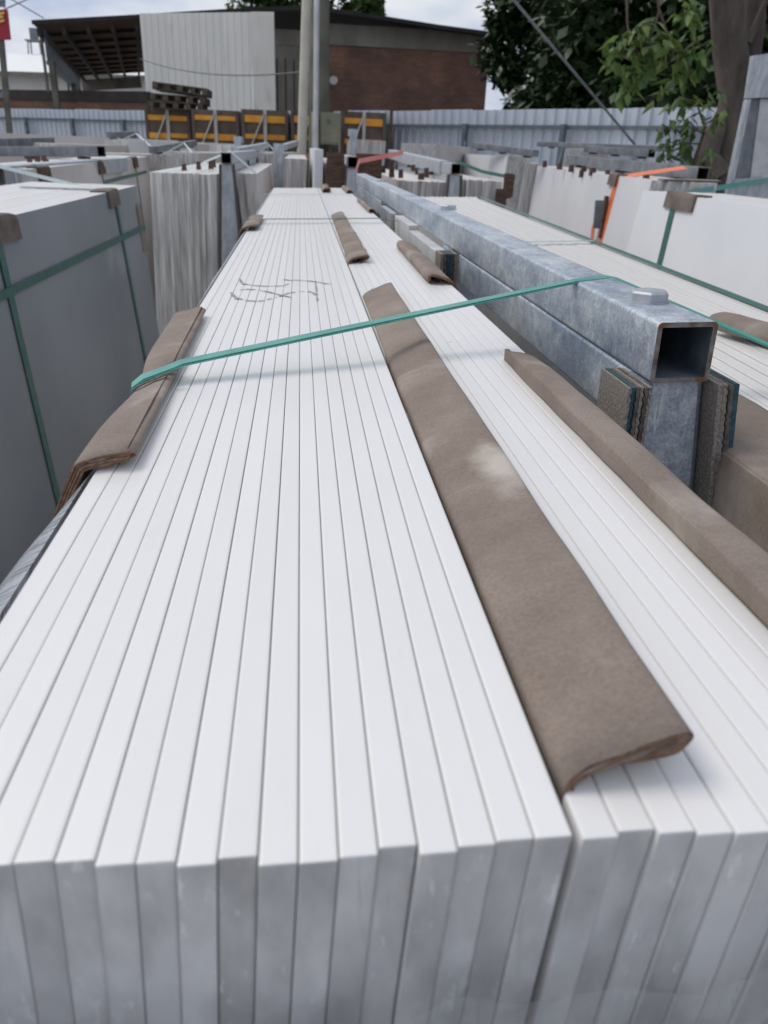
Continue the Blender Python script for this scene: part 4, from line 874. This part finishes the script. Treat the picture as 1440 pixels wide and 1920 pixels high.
# red sign on its post, top left
sg = atY(0, 45, 17); sr = empty('sign_post', (sg.x, 17, 0)); tag(sr, 'red sign board with gold lettering on a rusty post, top left', 'sign'); SO = (sg.x, 17, 0)
c0, c1_, c2, c3 = atY(-70, 18, 17), atY(13, 18, 17), atY(19, 74, 17), atY(-66, 76, 17); dy = V((0, .06, 0))
mb = MB(); mb.hexa([c3, c2, c2+dy, c3+dy, c0, c1_, c1_+dy, c0+dy]); bd = mb.build('board', 'sign_red', sr, SO)
mb = MB()
for pts in ([(-2, 26), (8, 24)], [(-3, 33), (6, 31)], [(-2, 41), (8, 38)], [(-6, 27), (-8, 43)], [(1, 25), (-3, 33)]):
    P0, P1 = atY(*pts[0], 16.98), atY(*pts[1], 16.98); mb.bar(P0, P1, .02, .035, up=(0, 0, 1))
mb.build('lettering', 'sign_gold', bd, SO)
mb = MB()
for k in range(5): P0, P1 = atY(-30, 1+k*2.6, 17), atY(8, 1+k*2.6, 17); mb.bar(P0, P1, .05, .02)
P0, P1 = atY(8, -2, 17.03), atY(8, 14, 17.03); mb.bar(P0, P1, .03, .03, up=(1, 0, 0)); mb.build('louvre', 'steel_dark', sr, SO)
P0, P1 = atY(2, 70, 17.1), atY(14, 205, 17.1); mb = MB(); mb.bar(P0, P1+(P1-P0)*1.1, .09, .09); mb.build('post', 'pole_beige' if False else 'concrete_pole', sr, SO)
for k in range(3):
    P0, P1 = atY(-20+k*4, 200-k*8, 17.2), atY(16-k*3, 160+k*10, 17.15); mb = MB(); mb.bar(P0, P1, .04, .04); mb.build('strut', 'steel_dark', sr, SO)

# cables
def cable(label, pts, r, mat='cable_dark', sag=0):
    a, b_ = V(pts[0]), V(pts[-1]); q = []
    for k in range(13):
        f = k/12; p = a.lerp(b_, f); p.z -= sag*4*f*(1-f); q.append(tuple(p))
    mb = MB(); mb.tube(q, r, 6); return tag(mb.build('cable', mat, org=q[0]), label, 'cable', 'overhead cables')
a, b_ = atY(948, -18, 8.5), atY(1196, 278, 9.3); cable('pale steel guy wire slanting down in front of the trees', [a, b_], .013, 'cable')
cable('thin overhead wire left of the red sign, upper one', [atY(-20, 30, 20), atY(62, -6, 26)], .015)
cable('thin overhead wire running from the sign to the canopy corner', [atY(10, -8, 20), atY(82, 34, 24)], .013)
cable('sagging thin cable across the white corrugated wall', [atY(262, 110, 23.6), atY(575, 134, 14)], .011, sag=.18)

# galvanised upright frame at the right edge
Yp = 5.3; ur = empty('steel_rack_end', atY(1410, 380, Yp)*1); ur.location.z = 0; tag(ur, 'tall tapering galvanised rack end standing at the right picture edge', 'steel rack'); UO = tuple(ur.location)
def hx(c, y0=Yp, dd=.05, mat='galvanised_far', nm='plate'):
    P = [atY(x, y, y0) for x, y in c]; mb = MB(); e = V((0, dd, 0)); mb.hexa([P[3], P[2], P[2]+e, P[3]+e, P[0], P[1], P[1]+e, P[0]+e]); return mb.build(nm, mat, ur, UO)
hx([(1414, 104), (1470, 96), (1475, 182), (1402, 184)], nm='top_plate'); hx([(1402, 186), (1408, 186), (1376, 345), (1368, 345)], Yp-.01, nm='side_channel'); hx([(1470, 184), (1482, 184), (1490, 345), (1478, 345)], Yp-.01, nm='side_channel')
hx([(1410, 186), (1425, 186), (1405, 345), (1385, 345)], Yp+.04, mat='steel_dark', nm='dark_slot'); hx([(1426, 186), (1470, 186), (1478, 345), (1406, 345)], Yp+.03, mat='paint_grey', nm='infill_panel')
hx([(1368, 347), (1492, 338), (1500, 560), (1330, 560)], nm='bottom_plate'); hx([(1380, 336), (1440, 333), (1440, 342), (1378, 344)], Yp-.03, nm='cross_bar')
P = atY(1370, 560, Yp); mb = MB(); mb.box((P.x-.1, Yp, 0), (P.x+.5, Yp+.1, P.z-.005)); mb.build('leg', 'galvanised_far', ur, UO)
strap('teal strap stretched from the white slab bundle to the rack end', [tuple(atY(1262, 368, 3.3)), tuple(atY(1330, 355, 4.0)), tuple(atY(1460, 334, Yp-.05))], V((0, .006, .012)), .002, 'strap_green', b=False)

# ------------------------------------------------------------------ trees
def leaf_mesh(name, mat, n, pts, size):
    """many small leaves: pts yields centre and scale; each leaf is a bent diamond of 2 triangles"""
    vs = []; fs = []
    for i in range(n):
        c, s = pts(i); s *= size; a = random.uniform(0, 6.283); tl = random.uniform(-.9, .5)
        d = V((math.cos(a)*math.cos(tl), math.sin(a)*math.cos(tl), math.sin(tl))); w = d.cross(V((random.uniform(-.5, .5), random.uniform(-.5, .5), 1))).normalized()*s*.32
        up = V((0, 0, -s*.12)); o = len(vs); vs += [c, c+d*s*.5+w+up, c+d*s+up*2, c+d*s*.5-w+up]; fs += [(o, o+1, o+2), (o, o+2, o+3)]
    me = bpy.data.meshes.new(name); me.from_pydata([tuple(v) for v in vs], [], fs); me.materials.append(MATS[mat]); me.update(); return me
def rsph():
    while True:
        v = V((random.uniform(-1, 1), random.uniform(-1, 1), random.uniform(-1, 1)))
        if v.length <= 1: return v
def tree(label, x, y, h, rx, rz, ncl, nl, mat='leaf_dark', tr=.16, size=.16, zc=None, clr=.75, group='trees behind the fence'):
    rt = empty('tree', (x, y, 0)); tag(rt, label, 'tree', group); zc = zc or h-rz
    mb = MB(); pts = [(0, 0, 0), (.05, 0, zc*.35), (-.06, .05, zc*.7), (.04, 0, zc)]; mb.tube(pts, [tr, tr*.85, tr*.7, tr*.5], 10)
    cs = []
    for k in range(ncl):
        v = rsph(); v = v*(.55+.45*v.length); cs.append((V((v.x*rx, v.y*rx, zc+v.z*rz)), random.uniform(.5, 1.1)*clr))
    for k in range(min(14, ncl)):
        c = cs[k][0]; mb.tube([(0, 0, zc*random.uniform(.45, .85)), tuple(c*.5+V((0, 0, zc*.38))), tuple(c)], [tr*.4, tr*.22, .015], 6)
    mb.build('trunk', 'bark', rt)
    def pts_(i):
        c, r = cs[i % ncl]; v = rsph(); return c+V((v.x, v.y, v.z*.75))*r, random.uniform(.6, 1.3)
    cr = link('crown', leaf_mesh('crown', mat, nl, pts_, size), rt)
TREES = [('dark dense tree at the gable end of the brick wall', 6.4, 20.6, 7.2, 1.9, 3.4), ('dark dense tree behind the fence, under the guy wire', 7.0, 16.6, 7.6, 2.1, 3.2),
         ('dark dense tree behind the fence, left of the big trunk', 7.5, 13.6, 7.2, 2.1, 3.1), ('dark dense tree behind the big trunk', 8.0, 11.0, 6.6, 2.0, 2.9), ('dark dense tree at the right picture edge behind the rack end', 8.6, 8.4, 6.2, 1.9, 2.8),
         ('dark far tree filling the gap behind the guy wire', 9.8, 21.0, 9.5, 3.4, 4.5), ('dark far tree filling the gap left of the big trunk', 11.8, 16.0, 9.5, 3.6, 4.6), ('dark far tree filling the gap right of the big trunk', 12.5, 11.0, 9.0, 3.4, 4.4)]
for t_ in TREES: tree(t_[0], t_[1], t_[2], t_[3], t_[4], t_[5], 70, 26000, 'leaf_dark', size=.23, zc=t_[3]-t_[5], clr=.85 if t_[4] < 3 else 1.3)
tree('low dark shrub behind the fence by the end of the brick wall', 5.9, 17.2, 3.9, 1.3, 1.1, 40, 9000, 'leaf_dark', size=.2, zc=2.9, clr=.6)
tree('low dark shrub behind the fence, under the guy wire', 7.0, 14.6, 3.9, 1.4, 1.1, 40, 9000, 'leaf_dark', size=.2, zc=2.8, clr=.6)
for lab, px, py, Y, r_ in (('green tree crown above the roof, left of the pole', 480, 0, 42, 2.2), ('green tree crown above the roof, right of the pole', 620, 2, 42, 1.4), ('small round tree crown over the brick roof', 688, 14, 40, .8)):
    p = atY(px, py, Y); tree(lab, p.x, Y, p.z+r_, r_, r_*.8, 14, 5000, 'leaf_mid', size=.3, zc=p.z, clr=.8*r_/1.6, group='trees above the roof')
# big forked trunk in front of the fence
TY = 7.4
bt = atY(1365, 335, TY); rt = empty('tree', (bt.x, TY, 0)); tag(rt, 'big forked bare trunk with overhanging leafy branch, right', 'tree'); TO = (bt.x, TY, 0)
def tp(x, y, Y=TY): return tuple(atY(x, y, Y))
mb = MB(); g0 = V(tp(1350, 330)); mb.tube([(g0.x-.12, TY, 0), (g0.x-.03, TY, 1.0), tp(1352, 320), tp(1372, 250), tp(1382, 180), tp(1368, 90), tp(1362, 0), tp(1355, -120)], [.32, .26, .20, .165, .15, .14, .135, .125], 16); mb.build('trunk', 'bark', rt, TO)
mb = MB(); mb.tube([tp(1385, 210, TY+.1), tp(1400, 130, TY+.15), tp(1412, 40, TY+.2), tp(1420, -100, TY+.3)], [.12, .105, .10, .09], 12); mb.build('fork', 'bark', rt, TO)
mb = MB(); mb.tube([tp(1340, 330, TY-.12), tp(1325, 290, TY-.1), tp(1345, 240, TY-.05), tp(1365, 190)], [.15, .11, .08, .05], 10); mb.build('root_flare', 'bark', rt, TO)
mb = MB(); mb.tube([tp(1402, 80), tp(1420, 40), tp(1445, -20)], [.035, .028, .02], 8); mb.build('limb', 'bark', rt, TO)
# lobed leaves, shared shape
def lobed():
    P = [(0, 0), (.10, .10), (.17, .22), (.30, .30), (.20, .40), (.17, .58), (.09, .80), (0, 1.0), (-.09, .80), (-.17, .58), (-.20, .40), (-.30, .30), (-.17, .22), (-.10, .10)]
    mb = MB(); vs = [(x, y, -.3*abs(x)-.25*y*y) for x, y in P]; vs.append((0, .4, -.02)); n = len(P); mb.add(vs, [(n, i, (i+1) % n) for i in range(n)]); return mb.mesh('leaf', 'leaf_bright')
LEAF = lobed()
LEAF2 = LEAF.copy(); LEAF2.materials.clear(); LEAF2.materials.append(MATS['leaf_mid'])
def leaves(par, PO, pts, size, spread, n):
    for c in pts:
        for k in range(n):
            p = V(c)+V((random.uniform(-1, 1), random.uniform(-1, 1), random.uniform(-.8, .8)))*spread
            o = link('leaf', LEAF if random.random() < .6 else LEAF2, par, p-V(PO), (random.uniform(-1.0, -.1), random.uniform(-.5, .5), random.uniform(0, 6.28)), [size*random.uniform(.6, 1.25)]*3)
BY = 6.6
mb = MB(); twigs = [[(1228, -40), (1236, 20), (1225, 60), (1195, 95), (1160, 110)], [(1236, 20), (1250, 60), (1262, 95), (1240, 130)], [(1195, 95), (1185, 140), (1180, 190)], [(1262, 95), (1290, 100), (1330, 78)], [(1300, 80), (1292, 130), (1278, 180)], [(1175, -30), (1176, 40), (1178, 60)]]
for t_ in twigs: mb.tube([tp(x, y, BY) for x, y in t_], [.012]+[.008]*(len(t_)-1), 6)
br = mb.build('branch', 'twig', rt, TO)
leaves(br, TO, [tp(x, y, BY) for x, y in ((1140, 95), (1155, 85), (1175, 75), (1195, 60), (1215, 50), (1230, 70), (1250, 75), (1262, 70), (1165, 110), (1190, 105), (1215, 100), (1180, 140), (1175, 165), (1200, 130), (1240, 95), (1290, 95), (1300, 110), (1315, 90), (1285, 130), (1265, 160), (1245, 175), (1290, 12), (1300, 25))], .13, .08, 9)
# sapling in front of the fence
SY = 6.3; sp_ = atY(1292, 335, SY); rt2 = empty('sapling', (sp_.x, SY, 0)); tag(rt2, 'thin leafy sapling before the fence, left of the big trunk', 'sapling'); PO = (sp_.x, SY, 0)
mb = MB(); mb.tube([(sp_.x, SY, 0), tp(1300, 310, SY), tp(1322, 240, SY), tp(1305, 190, SY)], [.02, .015, .011, .007], 7)
for q in ([(1312, 270), (1280, 268), (1255, 275)], [(1318, 250), (1285, 235), (1245, 242)], [(1320, 235), (1350, 215)], [(1305, 300), (1275, 290), (1250, 300)], [(1305, 190), (1270, 185)]): mb.tube([tp(x, y, SY) for x, y in q], .006, 6)
mb.build('stem', 'twig', rt2, PO)
leaves(rt2, PO, [tp(x, y, SY) for x, y in ((1248, 243), (1265, 238), (1285, 232), (1300, 228), (1330, 225), (1345, 215), (1255, 276), (1275, 270), (1292, 265), (1252, 300), (1272, 292), (1290, 300), (1320, 290), (1325, 315), (1268, 188), (1290, 185), (1315, 195), (1335, 185), (1318, 330))], .11, .07, 7)
